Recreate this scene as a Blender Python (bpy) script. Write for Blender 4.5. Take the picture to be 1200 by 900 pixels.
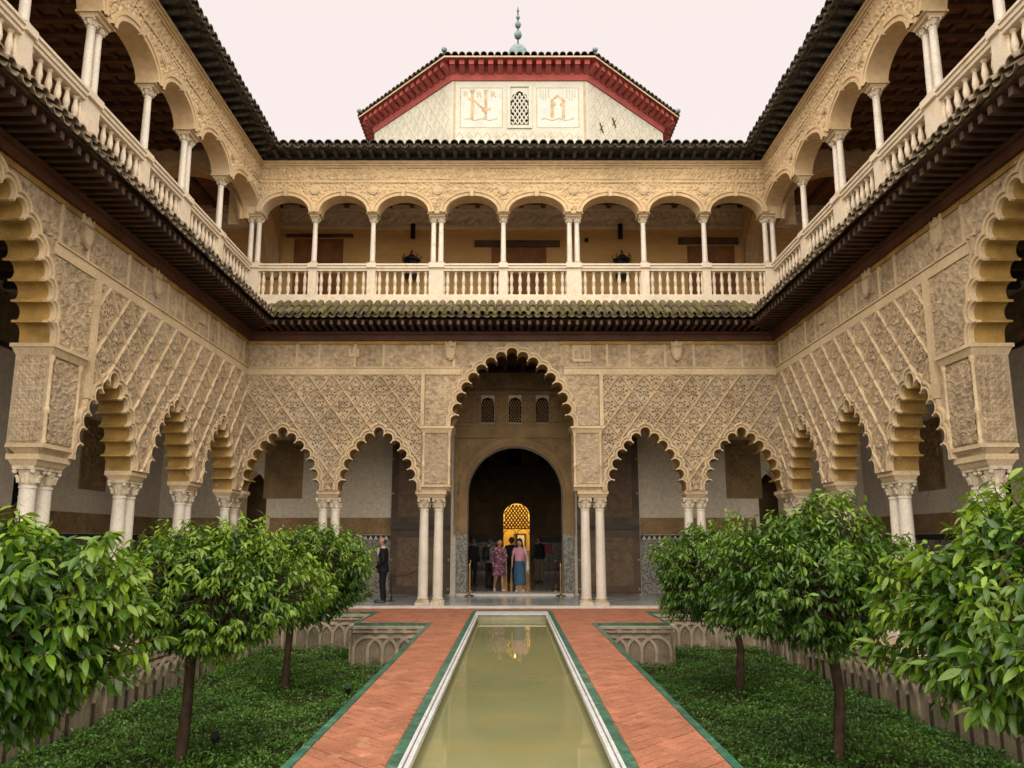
import bpy, bmesh, math, random
import numpy as np
from mathutils import Vector, Matrix, geometry
random.seed(7); rng = np.random.default_rng(7)
S = bpy.context.scene
for o in list(bpy.data.objects): bpy.data.objects.remove(o, do_unlink=True)
C = S.collection
R = math.radians
PI = math.pi

# ------------------------------------------------------------------ camera, sky, sun, exposure
cam_d = bpy.data.cameras.new('camera'); cam = bpy.data.objects.new('camera', cam_d); C.objects.link(cam)
cam.location = (0, 0, 1.70); cam.rotation_euler = (R(90 + 9.5), 0, 0)
cam_d.sensor_width = 36; cam_d.lens = 36 * 865 / 1200; cam_d.shift_y = 39 / 1200
cam_d.clip_start = .05; cam_d.clip_end = 600
S.camera = cam
SUN_EL, SUN_AZ = 46, 185          # sun high behind the camera, veiled by thin cloud
w = bpy.data.worlds.new('World'); S.world = w; w.use_nodes = True
nt = w.node_tree; nt.nodes.clear()
sky = nt.nodes.new('ShaderNodeTexSky'); sky.sky_type = 'NISHITA'; sky.sun_disc = False
sky.sun_elevation = R(SUN_EL); sky.sun_rotation = R(SUN_AZ); sky.air_density = 1; sky.dust_density = 4; sky.ozone_density = 1
mixn = nt.nodes.new('ShaderNodeMixRGB'); mixn.inputs[0].default_value = .94
mixn.inputs[2].default_value = (2.10, 1.81, 1.70, 1)      # even bright cloud deck
bg = nt.nodes.new('ShaderNodeBackground'); bg.inputs[1].default_value = .10
out = nt.nodes.new('ShaderNodeOutputWorld')
nt.links.new(sky.outputs[0], mixn.inputs[1]); nt.links.new(mixn.outputs[0], bg.inputs[0]); nt.links.new(bg.outputs[0], out.inputs[0])
sl = bpy.data.lights.new('sun', 'SUN'); sl.energy = 1.5; sl.angle = R(135); sl.color = (1, .91, .77)
so = bpy.data.objects.new('sun', sl); C.objects.link(so)
so.rotation_euler = (R(90 - SUN_EL), 0, R(-4))
S.view_settings.view_transform = 'Standard'; S.view_settings.look = 'None'
S.view_settings.gamma = 1; S.view_settings.use_curve_mapping = False
S.view_settings.exposure = 2.24
S.render.engine = 'CYCLES'
S.cycles.use_denoising = True
try: S.cycles.denoiser = 'OPENIMAGEDENOISE'
except Exception: pass
S.cycles.max_bounces = 10; S.cycles.diffuse_bounces = 7; S.cycles.glossy_bounces = 4; S.cycles.transmission_bounces = 6
S.cycles.use_adaptive_sampling = True; S.cycles.adaptive_threshold = .015
S.cycles.sample_clamp_indirect = 6; S.cycles.caustics_reflective = False; S.cycles.caustics_refractive = False

# ------------------------------------------------------------------ materials
def nd(nt, t, **kw):
    n = nt.nodes.new(t)
    for k, v in kw.items(): setattr(n, k, v)
    return n
def rgb(c): return (c[0], c[1], c[2], 1)
def newmat(name):
    m = bpy.data.materials.new(name); m.use_nodes = True; t = m.node_tree
    return m, t, t.nodes['Principled BSDF']
def mixc(t, fac, a, b, mode='MIX'):
    n = nd(t, 'ShaderNodeMixRGB', blend_type=mode)
    for i, x in enumerate((fac, a, b)):
        if hasattr(x, 'links'): t.links.new(x, n.inputs[i])
        elif i == 0: n.inputs[0].default_value = x
        else: n.inputs[i].default_value = rgb(x)
    return n.outputs[0]
def noise_tex(t, pos, scale, detail=4, rough=.55):
    n = nd(t, 'ShaderNodeTexNoise'); n.inputs['Scale'].default_value = scale
    n.inputs['Detail'].default_value = detail; n.inputs['Roughness'].default_value = rough
    t.links.new(pos, n.inputs['Vector']); return n.outputs['Fac']
def ramp(t, fac, stops, const=False):
    n = nd(t, 'ShaderNodeValToRGB'); e = n.color_ramp.elements
    if const: n.color_ramp.interpolation = 'CONSTANT'
    while len(e) < len(stops): e.new(.5)
    for el, (p, c) in zip(e, stops):
        el.position = p; el.color = rgb(c) if hasattr(c, '__len__') else (c, c, c, 1)
    t.links.new(fac, n.inputs[0]); return n.outputs[0]
def M(name, col, rough=.8, var=.22, vs=1.3, spec=.3, bump=0, bs=30, bd=.01, stain=None, stain_scale=.8, stain_lo=.52, stain_hi=.68, rnd=0, metal=0, fine=.12):
    m, t, p = newmat(name)
    pos = nd(t, 'ShaderNodeNewGeometry').outputs['Position']
    c = np.array(col)
    f1 = noise_tex(t, pos, vs, 5)
    f1 = ramp(t, f1, [(.3, 0.), (.7, 1.)])
    col1 = mixc(t, f1, c * (1 - var), np.minimum(c * (1 + var), .95))
    if fine:
        f2 = noise_tex(t, pos, vs * 14, 3)
        f2 = ramp(t, f2, [(.3, 1 - fine * 2.), (.7, 1 + 0.)])
        col1 = mixc(t, 1., col1, f2, 'MULTIPLY')
    if stain is not None:
        f3 = noise_tex(t, pos, stain_scale, 6, .65)
        f3 = ramp(t, f3, [(stain_lo, 0.), (stain_hi, 1.)])
        col1 = mixc(t, f3, col1, stain)
    if rnd:
        oi = nd(t, 'ShaderNodeObjectInfo').outputs['Random']
        col1 = mixc(t, 1., col1, ramp(t, oi, [(0, 1 - rnd), (1, 1.)]), 'MULTIPLY')
    t.links.new(col1, p.inputs['Base Color'])
    p.inputs['Roughness'].default_value = rough; p.inputs['Specular IOR Level'].default_value = spec; p.inputs['Metallic'].default_value = metal
    if bump:
        b = nd(t, 'ShaderNodeBump'); b.inputs['Strength'].default_value = bump; b.inputs['Distance'].default_value = bd
        t.links.new(noise_tex(t, pos, bs, 4, .6), b.inputs['Height']); t.links.new(b.outputs[0], p.inputs['Normal'])
    return m

MT = {}
MT['stucco'] = M('carved_stucco', (.56, .43, .28), .9, .2, .55, .15, .35, 38, .010, stain=(.44, .36, .265), stain_scale=.6, rnd=.14, fine=.24)
MT['stucco2'] = M('upper_stucco', (.65, .485, .285), .9, .18, .5, .15, .35, 40, .01, stain=(.46, .40, .31), stain_scale=.5, stain_lo=.58, stain_hi=.75)
MT['soffit'] = M('ochre_soffit_plaster', (.40, .25, .075), .75, .35, 2.2, .2, .25, 14, .01, stain=(.58, .45, .25), stain_scale=2.5, stain_lo=.62, stain_hi=.7)
MT['edge'] = M('pale_stucco_edge', (.61, .475, .30), .85, .15, 1.5, .2, .3, 40, .006)
MT['marble'] = M('white_marble', (.72, .665, .57), .45, .12, 2.2, .4, .1, 20, .004, stain=(.50, .40, .27), stain_scale=2.2, stain_lo=.6, stain_hi=.74)
MT['marble_up'] = M('weathered_balustrade_marble', (.74, .645, .50), .6, .12, 3, .3, .2, 30, .005, stain=(.52, .38, .22), stain_scale=3, stain_lo=.56, stain_hi=.72)
MT['capital'] = M('capital_stone', (.62, .54, .41), .7, .18, 5, .25, .4, 50, .008, stain=(.35, .27, .18), stain_scale=6)
MT['wood'] = M('dark_brown_wood', (.075, .038, .022), .65, .4, 3, .25, .3, 30, .005, rnd=.4)
MT['woodred'] = M('red_brown_wood', (.10, .042, .024), .6, .3, 2, .25, .2, 25, .004)
MT['woodend'] = M('grey_weathered_wood_ends', (.16, .12, .09), .8, .3, 6, .2, .3, 40, .005, rnd=.4)
MT['eave'] = M('blackened_eave_wood', (.055, .052, .050), .7, .4, 3, .3, .4, 25, .01, stain=(.10, .10, .10), stain_scale=5)
MT['tile'] = M('lichen_roof_tile', (.17, .13, .085), .9, .3, 4, .15, .5, 30, .01, stain=(.16, .155, .04), stain_scale=2.6, stain_lo=.45, stain_hi=.62, rnd=.35)
MT['tile_pale'] = M('pale_weathered_roof_tile', (.36, .285, .20), .9, .3, 4, .15, .5, 30, .01, stain=(.17, .15, .07), stain_scale=2.6, stain_lo=.52, stain_hi=.66, rnd=.35)
MT['tile_dk'] = M('dark_roof_tile', (.13, .11, .085), .9, .35, 4, .15, .5, 30, .01, stain=(.09, .095, .05), stain_scale=3, rnd=.4)
MT['deck'] = M('roof_mortar', (.25, .20, .14), .95, .3, 3, .1, .4, 30, .01)
MT['plaster'] = M('grey_white_plaster', (.84, .755, .61), .9, .1, .7, .15, .12, 12, .005, stain=(.66, .585, .47), stain_scale=.7, stain_lo=.55, stain_hi=.8)
MT['brown_stucco'] = M('brown_stucco', (.35, .238, .122), .9, .25, 2, .15, .5, 50, .01)
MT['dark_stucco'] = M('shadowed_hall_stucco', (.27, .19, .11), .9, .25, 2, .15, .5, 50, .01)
MT['door'] = M('old_inlaid_wood', (.105, .070, .046), .6, .35, 2.5, .3, .3, 40, .004)
MT['door2'] = M('old_inlay_strip', (.17, .115, .07), .6, .3, 4, .3, .2, 40, .004)
MT['updoor'] = M('warm_panelled_wood', (.26, .115, .042), .55, .25, 3, .3, .2, 30, .004)
MT['floor'] = M('grey_marble_floor', (.36, .40, .43), .18, .16, .9, .5, 0, stain=(.50, .50, .49), stain_scale=.9)
MT['step'] = M('pale_step_marble', (.66, .63, .57), .4, .12, 2, .4)
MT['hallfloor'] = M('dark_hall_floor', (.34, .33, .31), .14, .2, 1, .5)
MT['mortar'] = M('path_mortar', (.50, .36, .26), .95, .2, 4, .1, .3, 40, .005)
MT['brick'] = M('terracotta_brick', (.41, .168, .096), .75, .2, 2.5, .25, .3, 45, .006, stain=(.50, .27, .17), stain_scale=3.5, stain_lo=.58, stain_hi=.75, rnd=.22)
MT['green'] = M('green_glazed_tile', (.035, .15, .098), .35, .35, 6, .5, .15, 40, .004, stain=(.14, .25, .19), stain_scale=7, rnd=.3)
MT['coping'] = M('white_pool_marble', (.62, .64, .65), .4, .1, 3, .4, .1, 30, .003, stain=(.42, .42, .38), stain_scale=5)
MT['channel'] = M('grey_channel', (.12, .13, .16), .5, .2, 3)
MT['basin'] = M('pool_wall_render', (.40, .37, .26), .7, .2, 3, .3, .2, 20, .01)
MT['soil'] = M('soil', (.045, .042, .020), .95, .4, 3, .1, .6, 20, .03)
MT['gwall'] = M('old_brick_retaining_wall', (.31, .25, .18), .95, .35, 3, .1, .7, 28, .02, stain=(.12, .11, .075), stain_scale=1.5, stain_lo=.52, stain_hi=.7)
MT['grib'] = M('old_stone_rib', (.45, .375, .28), .95, .3, 3, .1, .6, 35, .012, stain=(.16, .14, .10), stain_scale=1.5, stain_lo=.54, stain_hi=.72)
MT['bark'] = M('orange_tree_bark', (.055, .036, .023), .95, .4, 8, .1, .8, 40, .01)
MT['red'] = M('red_ochre_paint', (.34, .078, .066), .8, .2, 2.5, .2, .2, 25, .005)
MT['towerwall'] = M('cream_painted_render', (.54, .535, .45), .9, .1, 1.2, .15, .15, 15, .005, stain=(.50, .43, .29), stain_scale=1.6, stain_lo=.58, stain_hi=.72)
MT['ochre'] = M('faded_ochre_paint', (.52, .33, .15), .9, .3, 4, .15)
MT['faded'] = M('faded_emblem_paint', (.48, .36, .22), .9, .35, 5, .15)
MT['ochre2'] = M('pale_ochre_line_paint', (.44, .37, .25), .9, .2, 4, .15)
MT['bluegrey'] = M('faded_blue_paint', (.33, .40, .42), .9, .2, 4, .15)
MT['verd'] = M('blue_green_glazed_ceramic', (.11, .19, .20), .35, .4, 6, .5)
MT['galfloor'] = M('worn_clay_gallery_floor', (.62, .47, .34), .7, .2, 2, .2)
MT['ceilwood'] = M('reddish_ceiling_boards', (.25, .125, .065), .7, .3, 3, .2)
MT['ceilbeam'] = M('brown_ceiling_beam', (.15, .082, .048), .7, .3, 3, .2, rnd=.3)
MT['towerfield'] = M('pale_blue_white_render', (.55, .575, .53), .9, .1, 2, .15, .15, 15, .004, stain=(.50, .46, .36), stain_scale=3)
MT['letterpaint'] = M('pale_letter_paint', (.47, .40, .27), .9, .2, 5)
MT['dark'] = M('dark_void', (.012, .010, .009), .9, .2, 2, .1)
MT['black'] = M('black_metal', (.016, .016, .017), .45, .2, 5, .4)
MT['brass'] = M('brass', (.55, .36, .12), .3, .15, 5, .5, metal=1)
MT['white'] = M('white_plastic', (.75, .74, .70), .5, .05, 3, .4)
MT['rope'] = M('dark_red_rope', (.13, .015, .02), .9, .2, 20)
MT['gold'] = M('gilded_plaster', (.70, .46, .10), .6, .2, 3, .3, .3, 30, .01)
MT['glassw'] = M('bright_window_sheet', (.75, .74, .66), .6, .1, 3)
MT['skin'] = M('skin', (.50, .27, .18), .55, .1, 12, .35)
MT['hair_br'] = M('brown_hair', (.055, .026, .013), .5, .35, 30, .3)
MT['hair_gr'] = M('grey_black_hair', (.05, .047, .045), .6, .4, 40, .3)
MT['suit'] = M('black_suit_cloth', (.014, .014, .017), .85, .25, 8, .15)
MT['shirt'] = M('white_shirt', (.72, .72, .74), .8, .05, 8)
MT['shoe_b'] = M('black_shoe_leather', (.012, .011, .011), .35, .2, 8, .4)
MT['shoe_w'] = M('white_canvas_shoe', (.72, .71, .70), .7, .05, 8)
MT['pink'] = M('pink_knit', (.62, .30, .40), .9, .1, 12)
MT['skirt'] = M('blue_skirt_cloth', (.045, .11, .20), .85, .2, 5)
MT['bag'] = M('white_canvas_bag', (.70, .69, .66), .9, .06, 8)
MT['dk_cloth'] = M('dark_cloth', (.018, .017, .018), .9, .25, 6)
MT['gr_cloth'] = M('grey_cloth', (.20, .18, .17), .9, .2, 6)
MT['khaki'] = M('khaki_cloth', (.22, .16, .09), .9, .15, 6)

def special_mats():
    # floral dress: purple with rust and pale flecks
    m, t, p = newmat('purple_floral_cloth'); pos = nd(t, 'ShaderNodeNewGeometry').outputs['Position']
    v = nd(t, 'ShaderNodeTexVoronoi'); v.inputs['Scale'].default_value = 28; t.links.new(pos, v.inputs['Vector'])
    sx = nd(t, 'ShaderNodeSeparateColor'); t.links.new(v.outputs['Color'], sx.inputs[0])
    c = ramp(t, sx.outputs[0], [(0, (.11, .035, .095)), (.45, (.16, .05, .13)), (.68, (.26, .08, .07)), (.86, (.40, .28, .30))], True)
    t.links.new(c, p.inputs['Base Color']); p.inputs['Roughness'].default_value = .9; MT['floral'] = m
    # mosaic tile dado: small cells of white, blue, green, ochre and black on a turned grid
    m, t, p = newmat('mosaic_tile'); pos = nd(t, 'ShaderNodeNewGeometry').outputs['Position']
    mp = nd(t, 'ShaderNodeMapping'); mp.inputs['Rotation'].default_value = (R(45), R(45), R(0)); mp.inputs['Scale'].default_value = (25, 25, 25)
    t.links.new(pos, mp.inputs[0])
    v = nd(t, 'ShaderNodeTexVoronoi', distance='CHEBYCHEV'); v.inputs['Randomness'].default_value = .15; v.inputs['Scale'].default_value = 1
    t.links.new(mp.outputs[0], v.inputs['Vector'])
    sx = nd(t, 'ShaderNodeSeparateColor'); t.links.new(v.outputs['Color'], sx.inputs[0])
    c = ramp(t, sx.outputs[1], [(0, (.46, .43, .36)), (.36, (.045, .06, .10)), (.60, (.075, .11, .085)), (.72, (.24, .14, .05)), (.82, (.40, .38, .32)), (.92, (.02, .02, .024))], True)
    c = mixc(t, .5, c, (.13, .125, .112))
    t.links.new(c, p.inputs['Base Color']); p.inputs['Roughness'].default_value = .3; MT['azulejo'] = m
    # yellow brick wall
    m, t, p = newmat('yellow_brick'); pos = nd(t, 'ShaderNodeNewGeometry').outputs['Position']
    sp = nd(t, 'ShaderNodeSeparateXYZ'); t.links.new(pos, sp.inputs[0])
    ad = nd(t, 'ShaderNodeMath', operation='ADD'); t.links.new(sp.outputs[0], ad.inputs[0]); t.links.new(sp.outputs[1], ad.inputs[1])
    cb = nd(t, 'ShaderNodeCombineXYZ'); t.links.new(ad.outputs[0], cb.inputs[0]); t.links.new(sp.outputs[2], cb.inputs[1])
    b = nd(t, 'ShaderNodeTexBrick'); b.inputs['Scale'].default_value = 1; b.inputs['Brick Width'].default_value = .29; b.inputs['Row Height'].default_value = .068
    b.inputs['Mortar Size'].default_value = .008; b.inputs['Color1'].default_value = (.76, .49, .17, 1); b.inputs['Color2'].default_value = (.66, .40, .13, 1); b.inputs['Mortar'].default_value = (.70, .52, .28, 1)
    t.links.new(cb.outputs[0], b.inputs['Vector'])
    c = mixc(t, ramp(t, noise_tex(t, pos, .8, 5), [(.35, 0.), (.7, .55)]), b.outputs['Color'], (.56, .37, .17))
    t.links.new(c, p.inputs['Base Color']); p.inputs['Roughness'].default_value = .9
    bp = nd(t, 'ShaderNodeBump'); bp.inputs['Distance'].default_value = .008; bp.inputs['Strength'].default_value = .6; bp.invert = True
    t.links.new(b.outputs['Fac'], bp.inputs['Height']); t.links.new(bp.outputs[0], p.inputs['Normal']); MT['ybrick'] = m
    # murky pool water
    m, t, p = newmat('murky_water'); pos = nd(t, 'ShaderNodeNewGeometry').outputs['Position']
    f = ramp(t, noise_tex(t, pos, .55, 5, .6), [(.32, 0.), (.68, 1.)])
    mp = nd(t, 'ShaderNodeMapping'); mp.inputs['Scale'].default_value = (1, 1.6, 1); t.links.new(pos, mp.inputs[0])
    f2 = ramp(t, noise_tex(t, mp.outputs[0], .8, 5, .65), [(.46, 0.), (.70, .6)])
    c = mixc(t, f, (.190, .200, .098), (.250, .245, .118)); c = mixc(t, f2, c, (.30, .235, .085))
    t.links.new(c, p.inputs['Base Color']); p.inputs['Roughness'].default_value = .02; p.inputs['IOR'].default_value = 1.33; p.inputs['Specular IOR Level'].default_value = .5
    bp = nd(t, 'ShaderNodeBump'); bp.inputs['Distance'].default_value = .003; bp.inputs['Strength'].default_value = .05
    t.links.new(noise_tex(t, mp.outputs[0], 7, 3), bp.inputs['Height']); t.links.new(bp.outputs[0], p.inputs['Normal']); MT['water'] = m
    # leaves, tinted leaf by leaf by a stored attribute
    def leafmat(name, dark, light, young, rough, trans):
        m, t, p = newmat(name)
        a = nd(t, 'ShaderNodeAttribute', attribute_name='tint')
        c = ramp(t, a.outputs['Fac'], [(0, dark), (.6, light), (1, young)])
        t.links.new(c, p.inputs['Base Color']); p.inputs['Roughness'].default_value = rough; p.inputs['Specular IOR Level'].default_value = .45
        tr = nd(t, 'ShaderNodeBsdfTranslucent'); t.links.new(mixc(t, 1., c, (1.3, 1.35, .6), 'MULTIPLY'), tr.inputs[0])
        mx = nd(t, 'ShaderNodeMixShader'); mx.inputs[0].default_value = trans
        t.links.new(p.outputs[0], mx.inputs[1]); t.links.new(tr.outputs[0], mx.inputs[2])
        t.links.new(mx.outputs[0], t.nodes['Material Output'].inputs[0]); return m
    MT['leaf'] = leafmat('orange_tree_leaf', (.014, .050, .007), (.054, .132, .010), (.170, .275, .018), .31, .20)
    MT['cover'] = leafmat('ground_cover_leaf', (.022, .072, .010), (.068, .180, .020), (.15, .28, .05), .5, .2)
    # oversized single leaves share the crown's look through the object's random value
    m, t, p = newmat('orange_tree_single_leaf'); oi = nd(t, 'ShaderNodeObjectInfo').outputs['Random']
    c = ramp(t, oi, [(0, (.026, .078, .008)), (.6, (.058, .135, .011)), (1, (.15, .25, .018))])
    t.links.new(c, p.inputs['Base Color']); p.inputs['Roughness'].default_value = .30; p.inputs['Specular IOR Level'].default_value = .5
    tr = nd(t, 'ShaderNodeBsdfTranslucent'); t.links.new(mixc(t, 1., c, (1.3, 1.35, .6), 'MULTIPLY'), tr.inputs[0])
    mx = nd(t, 'ShaderNodeMixShader'); mx.inputs[0].default_value = .25
    t.links.new(p.outputs[0], mx.inputs[1]); t.links.new(tr.outputs[0], mx.inputs[2]); t.links.new(mx.outputs[0], t.nodes['Material Output'].inputs[0]); MT['leaf1'] = m
    # lamp glass that is lit
    m, t, p = newmat('lit_lamp'); p.inputs['Emission Color'].default_value = (1, .55, .16, 1); p.inputs['Emission Strength'].default_value = 1.5; p.inputs['Base Color'].default_value = (.8, .6, .3, 1); MT['lit'] = m
special_mats()

# ------------------------------------------------------------------ mesh helpers
SG = 1      # -1 while the right-hand side of the court is built (mirrors local x)
def link(o, parent=None):
    C.objects.link(o)
    if parent is not None: o.parent = parent
    return o
def tag(o, label, cat, group=None):
    o['label'] = label; o['category'] = cat
    if group: o['group'] = group
    return o
def thing(name, label, cat, loc=(0, 0, 0), rz=0, group=None):
    o = bpy.data.objects.new(name, None); link(o); o.location = loc; o.rotation_euler = (0, 0, rz); o.empty_display_size = .3
    return tag(o, label, cat, group)
def structure(o): o['kind'] = 'structure'; return o
def raw_mesh(name, v, f, mat=None, smooth=None, fix=True, mirror=None):
    v = np.asarray(v, dtype=float).reshape(-1, 3)
    if (SG if mirror is None else mirror) == -1: v = v * np.array([-1, 1, 1])
    me = bpy.data.meshes.new(name); me.from_pydata(v.tolist(), [], [list(x) for x in f]); me.update()
    if fix:
        bm = bmesh.new(); bm.from_mesh(me); bmesh.ops.recalc_face_normals(bm, faces=bm.faces); bm.to_mesh(me); bm.free()
    if mat is not None: me.materials.append(mat if not isinstance(mat, str) else MT[mat])
    if smooth:
        me.shade_smooth()
        try: me.set_sharp_from_angle(angle=R(smooth))
        except Exception: pass
    return me
def inst(name, me, parent, loc=(0, 0, 0), rot=(0, 0, 0), scale=(1, 1, 1), kind=None):
    o = bpy.data.objects.new(name, me); link(o, parent)
    o.location = (loc[0] * SG, loc[1], loc[2]); o.rotation_euler = rot; o.scale = scale
    if kind: o['kind'] = kind
    return o
class MB:
    def __init__(s): s.v = []; s.f = []
    def add(s, v, f):
        n = len(s.v); s.v += [tuple(p) for p in v]; s.f += [tuple(i + n for i in q) for q in f]; return s
    def box(s, x0, x1, y0, y1, z0, z1):
        return s.add([(x0, y0, z0), (x1, y0, z0), (x1, y1, z0), (x0, y1, z0), (x0, y0, z1), (x1, y0, z1), (x1, y1, z1), (x0, y1, z1)],
                     [(0, 3, 2, 1), (4, 5, 6, 7), (0, 1, 5, 4), (1, 2, 6, 5), (2, 3, 7, 6), (3, 0, 4, 7)])
    def frus(s, x0, x1, y0, y1, z0, z1, g):      # box that grows by g on every side at the top
        return s.add([(x0, y0, z0), (x1, y0, z0), (x1, y1, z0), (x0, y1, z0), (x0 - g, y0 - g, z1), (x1 + g, y0 - g, z1), (x1 + g, y1 + g, z1), (x0 - g, y1 + g, z1)],
                     [(0, 3, 2, 1), (4, 5, 6, 7), (0, 1, 5, 4), (1, 2, 6, 5), (2, 3, 7, 6), (3, 0, 4, 7)])
    def lathe(s, prof, cx=0, cy=0, n=14, rx=1, ry=1):
        v = []; f = []; k = len(prof)
        for r, z in prof:
            for i in range(n):
                a = 2 * PI * i / n; v.append((cx + r * math.cos(a) * rx, cy + r * math.sin(a) * ry, z))
        for j in range(k - 1):
            for i in range(n):
                f.append((j * n + i, j * n + (i + 1) % n, (j + 1) * n + (i + 1) % n, (j + 1) * n + i))
        f.append(tuple(range(n))[::-1]); f.append(tuple(range((k - 1) * n, k * n)))
        return s.add(v, f)
    def tube(s, pts, rad, n=8):
        pts = [Vector(p) for p in pts]; v = []; f = []
        up = Vector((.31, .17, .93))
        for i, p in enumerate(pts):
            d = (pts[min(i + 1, len(pts) - 1)] - pts[max(i - 1, 0)]).normalized()
            a = d.cross(up); a = a.normalized() if a.length > 1e-4 else Vector((1, 0, 0)); b = d.cross(a)
            r = rad[i] if hasattr(rad, '__len__') else rad
            for k in range(n):
                t = 2 * PI * k / n; v.append(p + (a * math.cos(t) + b * math.sin(t)) * r)
        for j in range(len(pts) - 1):
            for i in range(n):
                f.append((j * n + i, j * n + (i + 1) % n, (j + 1) * n + (i + 1) % n, (j + 1) * n + i))
        f.append(tuple(range(n))[::-1]); f.append(tuple(range((len(pts) - 1) * n, len(pts) * n)))
        return s.add(v, f)
    def sphere(s, c, r, n=10, m=7, sz=1):
        prof = [(max(r * math.sin(PI * i / m), 1e-4), c[2] - r * sz * math.cos(PI * i / m)) for i in range(m + 1)]
        return s.lathe(prof, c[0], c[1], n)
    def prism(s, poly, y0, y1, sides=True):      # poly in (x, z), extruded from y0 to y1
        tri = geometry.tessellate_polygon([[Vector((p[0], p[1], 0)) for p in poly]])
        n = len(poly); v = [(p[0], y0, p[1]) for p in poly] + [(p[0], y1, p[1]) for p in poly]
        f = [tuple(t) for t in tri] + [tuple(i + n for i in t) for t in tri]
        if sides is True: f += [(i, (i + 1) % n, (i + 1) % n + n, i + n) for i in range(n)]
        elif sides: f += [(i, (i + 1) % n, (i + 1) % n + n, i + n) for i in sides]
        return s.add(v, f)
    def data(s, name, mat, smooth=None, mirror=None): return raw_mesh(name, s.v, s.f, mat, smooth, True, mirror)
    def obj(s, name, mat, parent=None, smooth=None, kind=None, loc=(0, 0, 0), rot=(0, 0, 0), fix=True):
        o = bpy.data.objects.new(name, raw_mesh(name, s.v, s.f, mat, smooth, fix)); link(o, parent)
        o.location = (loc[0] * SG, loc[1], loc[2]); o.rotation_euler = rot
        if kind: o['kind'] = kind
        return o
def box(name, mat, parent, *a, **k): return MB().box(*a).obj(name, mat, parent, **k)

# carved relief: a fine grid whose height follows an arabesque; cells where keep() is false are left out
def arab(u, v, k):
    a = k * u; b = k * v
    f = np.sin(a + 1.3 * np.sin(b * .9)) * np.sin(b + 1.3 * np.sin(a * .9 + .6)) + .45 * np.sin(2.1 * a + 1.1 * np.sin(1.7 * b)) * np.cos(2.3 * b)
    return np.clip(f * 2.2, -1, 1) * .5 + .5
def star(u, v, k):
    q = k * .7071; f = np.cos(k * u) + np.cos(k * v) + np.cos(q * (u + v)) + np.cos(q * (u - v))
    g = np.clip(1.25 - np.abs(f - .35) * 1.5, 0, 1); b = np.clip((f - 2.4) * 2, 0, 1)
    return np.maximum(g, b)
def relief(name, mat, parent, u0, u1, z0, z1, y, amp=.03, k=34, res=.022, keep=None, pat=None, kind=None):
    nu = max(2, int((u1 - u0) / res)); nz = max(2, int((z1 - z0) / res))
    us = np.linspace(u0, u1, nu + 1); zs = np.linspace(z0, z1, nz + 1)
    U, Z = np.meshgrid(us, zs); h = (pat or arab)(U, Z, k) if pat is None else pat(U, Z)
    V = np.stack([U, np.full_like(U, y) - h * amp, Z], -1).reshape(-1, 3)
    i, j = np.meshgrid(np.arange(nu), np.arange(nz)); a = (j * (nu + 1) + i).ravel()
    F = np.stack([a, a + 1, a + nu + 2, a + nu + 1], -1)
    if keep is not None:
        cu = (us[:-1] + us[1:]) / 2; cz = (zs[:-1] + zs[1:]) / 2
        kk = np.array([[keep(x, zz) for x in cu] for zz in cz]).ravel(); F = F[kk]
    if SG == -1: V[:, 0] *= -1; F = F[:, ::-1]
    me = bpy.data.meshes.new(name); me.from_pydata(V.tolist(), [], F.tolist()); me.materials.append(MT[mat]); me.shade_smooth()
    o = bpy.data.objects.new(name, me); link(o, parent)
    if kind: o['kind'] = kind
    return o

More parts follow.
